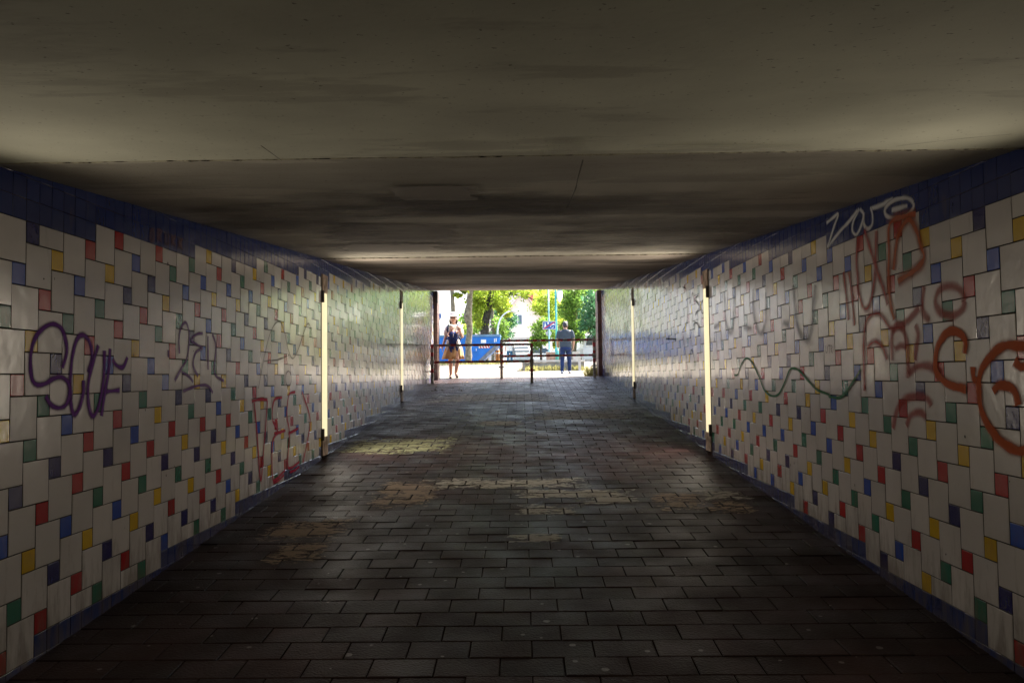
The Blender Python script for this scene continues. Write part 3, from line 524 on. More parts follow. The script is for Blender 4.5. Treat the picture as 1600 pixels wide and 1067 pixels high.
# ------------------------------------------------------------------ red and white barriers
grey_p=mat('barrier_grey',(.33,.31,.27),rough=.6,var=.3,scale=14,bump=.2); red_p=mat('barrier_red',(.42,.03,.035),rough=.5,var=.25,scale=14)
def banded(mb,p,q,w,n,first=0,d=None):
    p,q=Vector(p),Vector(q); d=d or w
    for i in range(n):
        a=p+(q-p)*(i/n); b=p+(q-p)*((i+1)/n); ax=(q-p).normalized()
        if abs(ax.z)>.5: mb.box2((a.x-w/2,a.y-w/2,a.z),(a.x+w/2,a.y+w/2,b.z),(i+first)%2)
        else:
            x=ax; z=Vector((0,0,1)); y=z.cross(x); M=Matrix((x,y,z)).transposed(); L=(b-a).length
            mb.box((a+b)/2,(L,d,w),(i+first)%2,M=M)
def barrier(label,xa,ya,xb,yb,h,hl,nb,up_red,over=.0):
    za,zb2=ground_z(ya) if ya>20.5 else floor_z(ya),ground_z(yb) if yb>20.5 else floor_z(yb)
    t=thing('barrier',label,'barrier',((xa+xb)/2,(ya+yb)/2,min(za,zb2)),'staggered red and white pipe barriers')
    for x,y,z in ((xa,ya,za),(xb,yb,zb2)):
        m=MB(); m.box2((x-.034,y-.034,z-.1),(x+.034,y+.034,z+h*.28),0); n=7
        for i in range(n): 
            z0_=z+h*.28+(h*.72)*i/n; z1_=z+h*.28+(h*.72)*(i+1)/n; m.box2((x-.034,y-.034,z0_),(x+.034,y+.034,z1_),1 if (i%2==0)==up_red else 0)
        o=m.build('post',[grey_p,red_p],t)
        m=MB(); m.tube([(x-.075,y,z+.30),(x+.075,y,z+.30)],.018,8); m.build('bolt',steel_dark,o)
        m=MB(); m.box2((x-.05,y-.045,z+hl-.06),(x+.05,y+.045,z+hl+.05)); m.build('sleeve',grey_p,t)
    ux=(Vector((xb,yb,0))-Vector((xa,ya,0))).normalized()
    for hh,e in ((h-.028,0),(hl,1)):
        m=MB(); banded(m,(xa+.036*ux.x,ya-.004,za+hh),(xb-.036*ux.x,yb-.004,zb2+hh),.055,nb,e,.05); m.build('rail',[grey_p,red_p],t)
barrier('low red banded pipe barrier standing nearest, fixed beside the left brick pillar',-2.17,19.42,.222,19.42,.95,.52,17,True)
barrier('red banded pipe barrier set farther back and to the right, in front of the man',-.54,20.85,1.86,20.95,1.0,.575,21,False)
# ------------------------------------------------------------------ foliage and trees
LEAF=[mat('leaf_lime',(.33,.42,.05),rough=.5,spec=.3,var=.3,scale=1.3,tint=.55,transl=.65),mat('leaf_mid',(.15,.26,.045),rough=.5,spec=.3,var=.3,scale=1.3,tint=.5,transl=.6),mat('leaf_dark',(.065,.17,.07),rough=.5,spec=.3,var=.3,scale=1.3,tint=.5,transl=.4)]
bark=mat('bark',(.17,.145,.10),rough=.95,var=.4,scale=7,bump=.8,bscale=14); bark_dark=mat('bark_dark',(.06,.05,.04),rough=.95,var=.4,scale=7,bump=.8,bscale=14)
def leaves(blobs,size):
    """blobs: (centre, radii, count). Leaves sit in clumps spread through the crown."""
    V=[];T=[]
    for c,r,n in blobs:
        c=np.array(c); r=np.array(r); nc=max(3,n//38)
        d=RNG.normal(size=(nc,3)); d/=np.linalg.norm(d,axis=1)[:,None]; cl=c+d*r*(RNG.random((nc,1))**.45)
        ct=RNG.normal(0,.2,nc)
        k=RNG.integers(0,nc,n); cs=float(r.mean())*.2
        p=cl[k]+RNG.normal(0,cs,(n,3))*np.array([1,1,.55]); p[:,2]-=np.abs(RNG.normal(0,cs*.3,n))
        s=size*RNG.uniform(.6,1.35,(n,1))
        u=RNG.normal(size=(n,3)); u/=np.linalg.norm(u,axis=1)[:,None]
        w=RNG.normal(size=(n,3)); w-=u*(w*u).sum(1)[:,None]; w/=np.linalg.norm(w,axis=1)[:,None]
        V.append(np.stack([p-u*s*.5,p+w*s*.34-u*s*.05,p+u*s*.55,p-w*s*.34-u*s*.05],1)); T.append(np.clip(.5+ct[k]+RNG.normal(0,.16,n),0,1))
    return np.concatenate(V),np.concatenate(T)
def leaf_mesh(name,blobs,size,m,parent=None):
    V,T=leaves(blobs,size); n=len(V); off=np.zeros(3)
    if parent: off=np.array(parent.location)
    me=bpy.data.meshes.new(name); me.vertices.add(n*4); me.vertices.foreach_set('co',(V.reshape(-1,3)-off).astype(np.float32).ravel())
    me.loops.add(n*4); me.loops.foreach_set('vertex_index',np.arange(n*4,dtype=np.int32)); me.polygons.add(n); me.polygons.foreach_set('loop_start',np.arange(0,n*4,4,dtype=np.int32))
    me.update(calc_edges=True); me.materials.append(m); a=me.attributes.new('tint','FLOAT','FACE'); a.data.foreach_set('value',T.astype(np.float32))
    o=bpy.data.objects.new(name,me); C.objects.link(o)
    if parent: o.parent=parent
    return o
def B(px,py,Y,wpx,hpx,n,dy=1.4):
    p=at(px,py,Y); k=Y/F; return (tuple(p),(wpx*k,dy,hpx*k),n)
def tree(name,label,px,Y,trunk,blobs,lm,bk,size=.17,group='trees beyond the tunnel mouth'):
    """trunk: list of polylines [(px,py,radius m),...] at depth Y; blobs from B()"""
    base=at(px,586,Y); base.z=ground_z(Y)
    t=thing(name,label,'tree' if name!='shrub' else 'shrub',base,group); m=MB()
    for k,L in enumerate(trunk):
        P=[at(a,b,Y) for a,b,_ in L]; rr=[r for *_,r in L]
        if k==0: P[0].z=min(P[0].z,base.z-.1)
        Q=[];RR=[]
        for i in range(len(P)-1):
            for q in range(5): 
                u=q/5; p=P[i]*(1-u)+P[i+1]*u; Q.append(p+Vector((mnoise.noise(p*1.3),mnoise.noise(p*1.3+Vector((9,0,0))),0))*.06*(1 if (i or q) else 0)); RR.append((rr[i]*(1-u)+rr[i+1]*u)*(1+.14*mnoise.noise(p*4)))
        Q.append(P[-1]); RR.append(rr[-1])
        m.tube(Q,RR,10)
    if m.v: m.build('trunk',bk,t)
    leaf_mesh('crown',blobs,size,lm,t)
    return t
tree('deciduous_tree','slim grey tree trunk behind the woman, in front of the pale building',709,37,[[(710,575,.12),(709,540,.10),(708,500,.10),(706,450,.095),(704,400,.09)],[(706,448,.06),(716,420,.05),(730,395,.03)]],[B(717,459,37,7,5,160,.6),B(722,452,37,8,6,160,.6),B(716,395,37,50,30,1600,2),B(745,405,37,30,22,900,2)],LEAF[0],bark)
tree('deciduous_tree','grey tree trunk with a burl, in front of the blue skip',733,41,[[(732,572,.19),(732.5,545,.165),(733,510,.15),(731.5,493,.21),(732,485,.19),(734,475,.15),(735,440,.15),(736,395,.14)],[(735,445,.07),(752,415,.06),(775,390,.04)],[(735,440,.07),(715,405,.05)]],[B(735,392,41,55,28,1800,2),B(770,420,41,40,18,1200,2)],LEAF[1],bark)
tree('deciduous_tree','dark forked tree with a long low branch, behind the blue skip',757,50,[[(757,575,.30),(757,540,.27),(758,510,.25),(762,485,.22),(766,465,.18),(770,440,.15),(775,400,.1)],[(760,490,.13),(757,470,.12),(756,455,.10),(752,410,.06)],[(766,468,.09),(778,465,.07),(795,460,.055),(812,461,.045),(826,465,.035),(836,470,.02)],[(792,461,.05),(806,453,.04),(818,446,.03)]],
  [B(748,470,50,15,16,1500,1.8),B(745,495,50,9,16,700,1.5),B(784,472,50,14,13,1300,1.8),B(790,490,50,8,9,500,1.3),B(770,448,50,45,12,1800,2.5),B(822,456,50,14,9,420,1.5),B(845,462,50,12,8,350,1.3),B(775,410,50,60,30,1800,3)],LEAF[0],bark_dark)
tree('deciduous_tree','thin tree stem right beside the dark forked trunk',771,56,[[(771,572,.13),(771,530,.12),(770,500,.11),(769,470,.10),(768,420,.09)]],[B(779,503,56,10,12,700,1.6),B(787,515,56,8,12,500,1.6),B(745,512,56,11,12,600,1.5),B(770,405,56,40,25,700,3)],LEAF[1],bark)
tree('deciduous_tree','dense dark green tree filling the gap left of the gabled house',786,66,[[(783,570,.18),(783,530,.16),(784,490,.13)]],[B(783,518,66,15,20,1700,2),B(779,487,66,17,12,1200,2),B(797,500,66,9,11,700,2)],LEAF[2],bark_dark,size=.2)
tree('shrub','rounded yellow green bush below the blue traffic sign, left of the man',843,48,[[(846,570,.08),(845,550,.07),(844,525,.05)]],[B(845,519,48,13,19,1900,1.3),B(838,531,48,10,13,900,1.2),B(853,505,48,9,10,700,1.2),B(862,516,48,7,14,500,1.2)],LEAF[1],bark_dark,size=.14)
tree('deciduous_tree','bright lime tree overhanging the two teal poles',866,58,[[(873,572,.14),(872,530,.13),(870,490,.11),(866,450,.09)]],[B(850,478,58,17,15,1500,2),B(866,497,58,13,14,1100,1.8),B(862,462,58,22,10,1300,2),B(852,502,58,12,9,700,1.6)],LEAF[0],bark,size=.17)
tree('deciduous_tree','broad mid green tree above the walking man',897,53,[[(897,575,.2),(897,540,.18),(898,500,.15),(896,450,.12)]],[B(897,480,53,21,22,2200,2),B(890,515,53,15,15,1200,1.6),B(905,458,53,28,12,1500,2),B(905,524,53,10,8,500,1.4)],LEAF[1],bark,size=.17)
tree('deciduous_tree','dark bluish green tree at the far right beside the brick pillar',926,47,[[(932,575,.15),(931,540,.14),(929,500,.11),(925,465,.08)]],[B(924,492,47,13,21,1900,1.4),B(931,515,47,9,12,700,1.3),B(925,465,47,12,12,700,1.4),B(914,508,47,8,10,450,1.2)],LEAF[2],bark_dark,size=.15)
tree('deciduous_tree','small tree on a thin dark stem behind the grey car',906.5,72,[[(906.5,572,.07),(906.5,545,.065),(906,520,.05)]],[B(905,520,72,10,9,600,1.5),B(899,527,72,7,6,300,1.3)],LEAF[1],bark_dark,size=.2)
for px,Y_,sz,lm_,lab in ((962,58,1.,1,'mid green tree hidden by the right wall, nearest the bluish tree'),(1005,50,1.1,2,'dark green tree hidden by the right wall, middle one of three'),(1050,56,1.,0,'lime green tree hidden by the right wall, farthest right')):
    tree('deciduous_tree',lab,px,Y_,[[(px,575,.2),(px,540,.18),(px+2,500,.15),(px,450,.1)]],[B(px,495,Y_,26,26,1500,2),B(px-8,455,Y_,34,22,1500,2.5),B(px+9,525,Y_,20,18,900,2),B(px-6,548,Y_,20,12,700,2)],LEAF[lm_],bark,size=.2)
setting(leaf_mesh('far_wood',[B(px,py,128,26,26,1700,5) for px,py in ((745,500),(772,470),(790,455),(842,470),(868,500),(890,470),(915,480),(940,500),(930,455))]+[B(822,474,128,12,10,90,4),B(815,459,128,15,8,70,4)],.55,LEAF[1]),'stuff')
setting(leaf_mesh('far_hedge',[B(px,py,112,20,18,1100,4) for px,py in ((738,520),(756,500),(774,525),(752,545),(790,512),(858,525),(872,500),(884,530),(900,505),(916,522),(934,500),(850,470),(888,470),(925,470))],.42,LEAF[0]),'stuff')
# weeds
grassm=mat('grass_blade',(.30,.28,.10),rough=.7,var=.4,scale=3,tint=.4,transl=.4)
def weeds(spots,name):
    V=[];Fc=[];mb=MB()
    for (x,y,rad,n,h) in spots:
        for _ in range(n):
            a=random.random()*6.28; r=rad*random.random()**.6; bx=x+r*math.cos(a); by=y+r*.5*math.sin(a); z=(ground_z(by) if by>20.5 else floor_z(by))-.01; hh=h*random.uniform(.4,1.1); lx,ly=random.gauss(0,.35)*hh,random.gauss(0,.35)*hh; w=.008+.006*random.random()
            k=mb.add([(bx-w,by,z),(bx+w,by,z),(bx+lx*.4+w*.7,by+ly*.4,z+hh*.6),(bx+lx*.4-w*.7,by+ly*.4,z+hh*.6),(bx+lx,by+ly,z+hh)]); tv=random.random()
            mb.face([k,k+1,k+2,k+3],t=tv); mb.face([k+3,k+2,k+4],t=tv)
    return setting(mb.build(name,grassm),'stuff')
def gx(px,Y): return at(px,580,Y).x
weeds([(gx(p,29.6),29.6,.22,45,.22) for p in (822,829,838,846,853,861,869,876,896,902,911)]+[(gx(926,21.6),21.8,.22,130,.32),(gx(931,22),22.2,.12,50,.25),(gx(826,29.4),29.4,.4,60,.16)]+[(gx(p,39.5),39.8,.5,70,.2) for p in (690,700,716,728,742,756,768,779)],'grass')
lit=mat('dry_leaf',(.16,.10,.045),rough=.8,var=.4,scale=12); lb=MB(); rr=random.Random(4)
for q in range(70):
    x=rr.uniform(-2.15,2.0) if q%3 else rr.uniform(-2.2,-1.2); y=rr.uniform(17.2,19.9); r=rr.uniform(.018,.045); a0=rr.uniform(0,6.3); z=floor_z(y)+.006
    lb.face([lb.add([(x+r*w_*math.cos(a0+q2),y+r*w_*math.sin(a0+q2),z+rr.uniform(0,.014))]) for q2,w_ in ((0,1.2),(1,.5),(2.1,.45),(3.14,1.),(4.2,.5),(5.3,.5))])
setting(lb.build('leaf_litter',lit),'stuff')
# ------------------------------------------------------------------ low wall, planters
def groundbox(mb,pa,pb,Y,ytop,depth,m=0,ybot=None):
    a=at(pa,ytop,Y); b=at(pb,ytop,Y); z0_=ground_z(Y)-.15 if ybot is None else at(pa,ybot,Y).z
    mb.box2((a.x,Y,z0_),(b.x,Y+depth,(a.z+b.z)/2),m); return mb
wall_c=mat('old_concrete',(.21,.19,.16),rough=.9,var=.45,scale=2.3,bump=.5,bscale=14,detail=8); cap_c=mat('pale_concrete',(.5,.47,.42),rough=.85,var=.12,scale=4)
p0=at(818,577,29.8); t=thing('low_wall','low stained concrete wall with a pale coping, behind the walking man','wall',(p0.x,29.8,ground_z(29.8)))
m=MB(); groundbox(m,818,913,29.8,566,.3); m.build('wall_body',wall_c,t)
m=MB(); a=at(816.5,565.8,29.8); b=at(914,565.2,29.8); m.box2((a.x,29.76,a.z),(b.x,30.14,a.z+.07)); m.build('coping',cap_c,t)
m=MB(); groundbox(m,816,820.5,29.5,565,.28); m.build('end_pier',wall_c,t)
p0=at(905.5,576,29.4); t=thing('stone_post','pale square stone post standing against the low concrete wall','post',(p0.x,29.4,ground_z(29.4)))
m=MB(); groundbox(m,903.8,907.6,29.35,559.5,.16); m.build('shaft',cap_c,t); m=MB(); a=at(903.2,559.5,29.35); b=at(908.2,559.5,29.35); m.box2((a.x,29.33,a.z),(b.x,29.53,a.z+.05)); m.build('cap',cap_c,t)
brickp=mat('planter_brick',(.33,.21,.15),rough=.9,var=.3,scale=8)
for pa,pb,yt,Y,lab in ((854,867.5,549.5,41.5,'brown planter box under the blue traffic sign'),(895.5,905,549.5,42,'beige planter box right of the man, behind the low wall')):
    p0=at((pa+pb)/2,560,Y); t=thing('planter_box',lab,'planter',(p0.x,Y,ground_z(Y)),'planter boxes behind the low wall')
    m=MB(); groundbox(m,pa,pb,Y,yt+1.4,.7); m.build('box_side',brickp if pa<880 else cap_c,t); m=MB(); a=at(pa-.4,yt+1.4,Y); b=at(pb+.4,yt+1.4,Y); m.box2((a.x,Y-.03,a.z),(b.x,Y+.73,a.z+.05)); m.build('rim',cap_c,t)
# ------------------------------------------------------------------ skip (open waste container)
YS=43.; blue=mat('skip_blue',(.0015,.15,.55),rough=.4,var=.15,scale=1.5,bump=.05); rimb=mat('skip_rim',(.12,.24,.40),rough=.5,var=.25,scale=3); endg=mat('skip_end_grey',(.17,.18,.20),rough=.6,var=.3,scale=4)
white=mat('white_enamel',(.75,.75,.73),rough=.4,var=.04); redp=mat('red_enamel',(.45,.02,.02),rough=.4,var=.05)
k=YS/F
zb_=ground_z(YS)+.06; zt=at(740,525,YS).z; zm=at(775,541,YS).z; xr=at(780,530,YS).x; xl=xr-4.1; xrb=at(752,560,YS).x; xlb=xl+(xr-xrb)
t=thing('skip_container','open blue steel waste skip with a slanted end, behind the woman','skip',((xl+xr)/2,YS,ground_z(YS)))
prof=[(xl,zt),(xl,zm),(xlb,zb_),(xrb,zb_),(xr,zm),(xr,zt)]
m=MB()
for yy in (YS,YS+1.75): m.prism([(x,yy,z) for x,z in prof],(0,.05,0))
for (a,b) in zip(prof,prof[1:]):
    m.prism([(a[0],YS+.05,a[1]),(b[0],YS+.05,b[1]),(b[0]+.03,YS+.05,b[1]+.04),(a[0]+.03,YS+.05,a[1]+.04)],(0,1.7,0))
m.build('hull',blue,t)
m=MB(); m.box2((xl-.05,YS-.06,zt-.04),(xr+.05,YS+.07,zt+.07)); m.box2((xl-.05,YS+1.73,zt-.04),(xr+.05,YS+1.86,zt+.07)); m.box2((xl-.06,YS+.07,zt-.04),(xl+.06,YS+1.73,zt+.07)); m.box2((xr-.06,YS+.07,zt-.04),(xr+.06,YS+1.73,zt+.07)); m.build('rim',rimb,t)
m=MB(); d=Vector((xrb-xr,0,zb_-zm)).normalized(); nn=Vector((-d.z,0,d.x)); 
P=[Vector((xr,0,zm)),Vector((xrb,0,zb_))]; m.prism([P[0]+Vector((0,YS-.05,0)),P[1]+Vector((0,YS-.05,0)),P[1]+Vector((-.25,YS-.05,.0)),P[0]+Vector((-.22,YS-.05,.06))],(0,.045,0)); m.build('end_stiffener',endg,t)
m=MB(); a=at(733,549,YS); b=at(748.5,549,YS); m.box2((a.x,YS-.03,a.z-.03),(b.x,YS-.002,a.z+.03)); a=at(690,549,YS); b=at(727,549,YS); m.build('rib',blue,t)
m=MB(); a=at(751.5,536,YS); b=at(759.5,530.5,YS); m.box2((a.x,YS-.012,a.z),(b.x,YS-.002,b.z)); m.build('plate',white,t)
for pa,pb in ((748,765.5),(680,690)):
    m=MB(); a=at(pa,544,YS); b=at(pb,540,YS); m.box2((a.x,YS-.014,a.z),(b.x,YS-.002,b.z),0); n=4; L=(b.x-a.x)/n; h=b.z-a.z
    for i in range(n):
        x=a.x+L*i+.02; m.prism([(x,YS-.019,b.z),(x+L*.5,YS-.019,b.z),(min(x+L*.98,b.x),YS-.019,a.z),(x+L*.48,YS-.019,a.z)],(0,.004,0),1)
    m.build('warning_plate',[white,redp],t)
m=MB()
for pa,pb,y0,y1 in ((772,773.4,529,535),(774.5,776,528.5,534),(743.6,744.6,544.5,548)):
    a=at(pa,y1,YS); b=at(pb,y0,YS); m=MB(); m.box2((a.x,YS-.009,a.z),(b.x,YS-.002,b.z)); m.build('painted_mark',white,t)
0
for pa in (700,770):
    m=MB(); a=at(pa,533,YS); m.tube([(a.x,YS-.10,a.z),(a.x,YS-.002,a.z)],.05,10); m.build('lifting_lug',blue,t)
# orange timber posts beside the skip
orange=mat('orange_timber',(.50,.20,.05),rough=.7,var=.3,scale=4)
for px,lab in ((775.3,'orange timber post next to the slanted end of the skip, thinner one'),(778.6,'orange timber post next to the slanted end of the skip, thicker one')):
    a=at(px,547,44); r=.055 if px<777 else .075
    t=thing('timber_post',lab,'post',(a.x,44,ground_z(44)),'orange posts beside the skip'); m=MB(); m.tube([(a.x,44,ground_z(44)-.1),(a.x,44,a.z-.03),(a.x,44,a.z)],[r,r,r*.7],10); m.build('shaft',orange,t); m=MB(); m.tube([(a.x,44,a.z-.2),(a.x,44,a.z-.14)],r+.008,10); m.build('band',white,t)
# ------------------------------------------------------------------ poles, lamps and signs
teal=mat('teal_paint',(.06,.36,.34),rough=.45,var=.1,scale=3); palet=mat('pale_teal_paint',(.22,.45,.42),rough=.5,var=.15,scale=3); galv=mat('galvanised',(.45,.46,.47),rough=.4,metal=.6,var=.1); glass_w=mat('lantern_glass',(.85,.85,.83),rough=.25,var=.02)
# traffic sign pole
Y=42.; a=at(858.4,549,Y); zb_=ground_z(Y)
t=thing('traffic_sign','pale teal pole carrying a blue rectangular sign with a red diagonal, left of the man','sign',(a.x,Y,zb_))
ztop=at(857.5,440,Y).z
m=MB(); m.tube([(a.x,Y,zb_-.1),(a.x,Y,a.z),(a.x-.02,Y,ztop)],[.05,.045,.04],12); m.build('pole',palet,t)
m=MB(); m.tube([(a.x,Y,a.z-.35),(a.x,Y,a.z+.05),(a.x,Y,a.z+.09)],[.085,.08,.05],12); m.build('collar',palet,t)
A=at(848,515,Y); Bq=at(868.3,502,Y); yy=Y-.075; bl=mat('sign_blue',(.015,.09,.32),rough=.35,var=.03); sw=white; sr=mat('sign_red',(.42,.015,.07),rough=.35,var=.03)
m=MB(); m.box2((A.x,yy,A.z),(Bq.x,yy+.02,Bq.z),1); e=.022; m.box2((A.x+e,yy-.003,A.z+e),(Bq.x-e,yy-.0005,Bq.z-e),0); board=m.build('sign_board',[bl,sw],t)
wS,hS=Bq.x-A.x,Bq.z-A.z
def S(u,v): return (A.x+u*wS,A.z+v*hS)
m=MB()
def poly(L,dy,mi): m.prism([(*(S(u,v)[:1]),yy-dy,S(u,v)[1]) for u,v in L],(0,.0015,0),mi)
poly([(.13,.40),(.24,.42),(.25,.62),(.20,.72),(.14,.60)],.006,0); poly([(.15,.72),(.18,.68),(.22,.70),(.22,.80),(.18,.83),(.15,.79)],.006,0); poly([(.10,.12),(.15,.12),(.19,.30),(.24,.42),(.13,.40)],.0062,0); poly([(.22,.40),(.28,.22),(.32,.24),(.26,.44)],.0064,0)   # adult
poly([(.36,.66),(.47,.66),(.47,.86),(.415,.92),(.36,.86)],.006,0)                                        # house
poly([(.56,.30),(.62,.30),(.66,.42),(.60,.46)],.006,0); poly([(.60,.50),(.64,.48),(.66,.54),(.62,.58)],.006,0); poly([(.66,.18),(.70,.14),(.86,.28),(.84,.34)],.006,0)   # child, ball
poly([(.58,.66),(.64,.78),(.82,.78),(.88,.66),(.92,.64),(.92,.54),(.56,.54)],.006,0)                       # car
poly([(.05,.06),(.14,.06),(.95,.86),(.95,.95),(.86,.95),(.05,.15)],.0085,1)
m.build('symbol',[sw,sr],board)
c=at(857.5,520.7,Y); m=MB(); m.disc((c.x,Y+.055,c.z),(0,1,0),.15,.012,0,18); m.disc((c.x,Y+.0675,c.z),(0,1,0),.145,.003,1,18); m.build('round_sign_back',[galv,redp],t)
for zz in (A.z+.06,Bq.z-.10):
    m=MB(); m.box2((a.x-.06,Y-.05,zz),(a.x+.06,Y+.055,zz+.04)); m.build('bracket',galv,t)
# teal street lamp
Y=42.5; a=at(870,556,Y); zb_=ground_z(Y); ztop=at(868,430,Y).z
t=thing('street_lamp','teal street lamp post with a white hanging lantern, right of the blue sign','street lamp',(a.x,Y,zb_))
m=MB(); m.tube([(a.x,Y,zb_-.1),(a.x,Y,zb_+1.4),(a.x-.03,Y,ztop)],[.055,.055,.05],12); m.build('pole',teal,t)
zc=at(870,543,Y).z; m=MB(); m.tube([(a.x,Y,zb_-.1),(a.x,Y,zc-.05),(a.x,Y,zc)],[.10,.10,.06],12); m.build('base',teal,t)
c=at(874.3,462,Y); m=MB(); zl=[at(874,y,Y).z for y in (453,455,459,464,469,472.5)]
m.tube([(c.x,Y,z) for z in zl],[.06,.13,.165,.155,.10,.03],16); m.build('lantern',glass_w,t)
m=MB(); m.tube([(c.x,Y,zl[0]),(c.x,Y,zl[0]+.18),(c.x-.08,Y,zl[0]+.3),(a.x-.03,Y,zl[0]+.34)],[.03,.03,.03,.03],10); m.tube([(c.x,Y,zl[0]-.01),(c.x,Y,zl[0]+.05)],[.14,.05],16); m.build('arm',teal,t)
# curved white street lamp
Y=48.; a=at(777.5,545,Y); t=thing('street_lamp','white street lamp with a bowed neck rising behind the blue skip','street lamp',(a.x,Y,ground_z(Y)))
m=MB(); P=[at(x,y,Y) for x,y in ((777.5,530),(777.6,515),(779.2,506),(782,498.5),(786,492.5),(791,488.5),(796,486.5))]; P=[Vector((a.x,Y,ground_z(Y)-.1))]+P; m.tube(P,[.065,.06,.055,.05,.048,.045,.042,.04],10); m.build('pole',glass_w,t)
m=MB(); m.tube([P[-1]+Vector((-.02,0,-.02)),P[-1]+Vector((.12,0,.0)),P[-1]+Vector((.32,0,0)),P[-1]+Vector((.38,0,-.01))],[.045,.075,.07,.03],10,sq=.6); m.build('lamp_head',galv,t)
def ring_sign(label,px,py,Y,r,face,ring,plate=None,cat='sign'):
    c=at(px,py,Y); t=thing('traffic_sign',label,cat,(c.x,Y,ground_z(Y))); m=MB(); m.tube([(c.x,Y+.03,ground_z(Y)-.1),(c.x,Y+.03,c.z+r+(.7 if plate else .05))],.03,10); m.build('pole',galv,t)
    m=MB(); m.disc((c.x,Y-.012,c.z),(0,1,0),r,.01,1,20); m.disc((c.x,Y-.016,c.z),(0,1,0),r*.68,.003,0,20); m.build('sign_disc',[face,ring],t)
    if plate:
        q=at(px,527,Y); m=MB(); w=.28; h=.36; m.box2((q.x-w/2,Y-.014,q.z-h/2),(q.x+w/2,Y-.004,q.z+h/2),0); o=m.build('plate',white,t)
        m=MB(); m.disc((q.x,Y-.02,q.z+.09),(0,1,0),.05,.004,0,12); m.box2((q.x-.06,Y-.02,q.z-.13),(q.x-.02,Y-.016,q.z+.02)); m.box2((q.x+.02,Y-.02,q.z-.13),(q.x+.06,Y-.016,q.z+.02)); m.build('symbol',steel_dark,o)
ring_sign('round white sign with a red ring, in front of the low pale annexe',793,522,78,.22,white,redp)
ring_sign('magenta round sign under a white plate, at the far right',916,537,60,.15,mat('sign_magenta',(.50,.06,.36),rough=.4,var=.05),mat('sign_pink',(.60,.16,.45),rough=.4,var=.05),plate=True)
a=at(687,494,52); t=thing('parking_sign','small blue sign on a pole before the pale building at far left','sign',(a.x,52,ground_z(52)))
m=MB(); m.tube([(a.x,52.03,ground_z(52)-.1),(a.x,52.03,a.z+.25)],.03,8); m.build('pole',galv,t); m=MB(); m.box2((a.x-.2,51.98,a.z-.15),(a.x+.1,51.995,a.z+.17),0); m.box2((a.x-.16,51.976,a.z-.22),(a.x+.06,51.99,a.z-.17),1); m.build('sign_board',[bl,steel_dark],t)
# ------------------------------------------------------------------ buildings
plaster=mat('pale_plaster',(.78,.73,.66),rough=.9,var=.05,scale=.6); plaster2=mat('cream_plaster',(.72,.62,.52),rough=.9,var=.07,scale=.6); rooft=mat('faded_roof_tiles',(.52,.40,.34),rough=.9,var=.2,scale=3,bump=.4,bscale=20); brickc=mat('chimney_brick',(.36,.13,.08),rough=.9,var=.3,scale=6); wglass=mat('window_glass',(.10,.14,.18),rough=.1,var=.1); stonep=mat('plinth',(.38,.36,.33),rough=.9)
def building(name,label,cx,cy,w,d,h,rz,wallm,wins=(),roof='flat',sink=.4):
    base=Vector((cx,cy,ground_z(cy))); t=thing(name,label,'building',base); M=Matrix.Rotation(rz,3,'Z')
    G=lambda x,y,z: base+M@Vector((x,y,z))
    def bx(mb,a,b,m=0):
        c=[(p+q)/2 for p,q in zip(a,b)]; mb.box(G(*c),[abs(q-p) for p,q in zip(a,b)],m,M=M)
    m=MB(); bx(m,(-w/2,0,-sink),(w/2,d,h)); m.build('wall',wallm,t)
    m=MB(); bx(m,(-w/2-.03,-.03,-sink),(w/2+.03,d+.03,.5)); m.build('plinth',stonep,t)
    if roof=='gable':       # gable faces local -y
        m=MB(); rh=w*.62
        m.prism([G(-w/2,.0,h+.002),G(w/2,.0,h+.002),G(0,.0,h+rh)],M@Vector((0,d,0)),0); m.build('gable',wallm,t)
        m=MB()
        for s in (-1,1):
            e=Vector((s*(w/2+.35),0,h-.35*rh/(w/2))); r_=Vector((0,0,h+rh)); th=Vector((s*.12,0,.1))
            m.prism([G(e.x,-.35,e.z+.03),G(r_.x,-.35,r_.z+.03),G(r_.x+th.x*.0,-.35,r_.z+.2),G(e.x+th.x,-.35,e.z+.18)],M@Vector((0,d+.7,0)))
        rf=m.build('roof',rooft,t); m=MB(); bx(m,(w*.20,d*.30,h+rh*.45),(w*.20+.75,d*.30+.75,h+rh*1.02)); m.build('chimney',brickc,rf)
    else:
        m=MB(); bx(m,(-w/2-.2,-.2,h+.002),(w/2+.2,d+.2,h+.25)); m.build('roof',stonep,t)
    for (x,z,ww,hh) in wins:
        m=MB(); bx(m,(x-ww/2-.07,-.05,z-.07),(x+ww/2+.07,-.002,z)); bx(m,(x-ww/2-.07,-.05,z+hh),(x+ww/2+.07,-.002,z+hh+.07)); bx(m,(x-ww/2-.07,-.05,z),(x-ww/2,-.002,z+hh)); bx(m,(x+ww/2,-.05,z),(x+ww/2+.07,-.002,z+hh)); bx(m,(x-.03,-.04,z),(x+.03,-.003,z+hh)); f=m.build('window',white,t)
        m=MB(); bx(m,(x-ww/2,-.025,z),(x+ww/2,-.004,z+hh)); m.build('pane',wglass,f)
    return t
a=at(738,560,62); building('apartment_building','large plain pale building at the far left behind the slim tree',a.x-8.,58,14,12,13,R(38),plaster,[(-5,2,1.2,1.5),(-5,5.5,1.2,1.5)])
a=at(812,560,96); building('gabled_house','gabled house with faded roof tiles and red chimney in the middle distance',a.x+.4,95,7.2,11,4.3,R(14),plaster2,[(-.6,5.0,1.0,1.1),(1.9,1.2,1.,1.3),(-1.9,1.2,1.,1.3)],'gable')
a=at(809,560,84); building('annexe','low pale annexe with a flat roof in front of the gabled house',a.x,84,3.4,5,2.75,R(2),plaster,[(.2,1.4,.5,.45)])
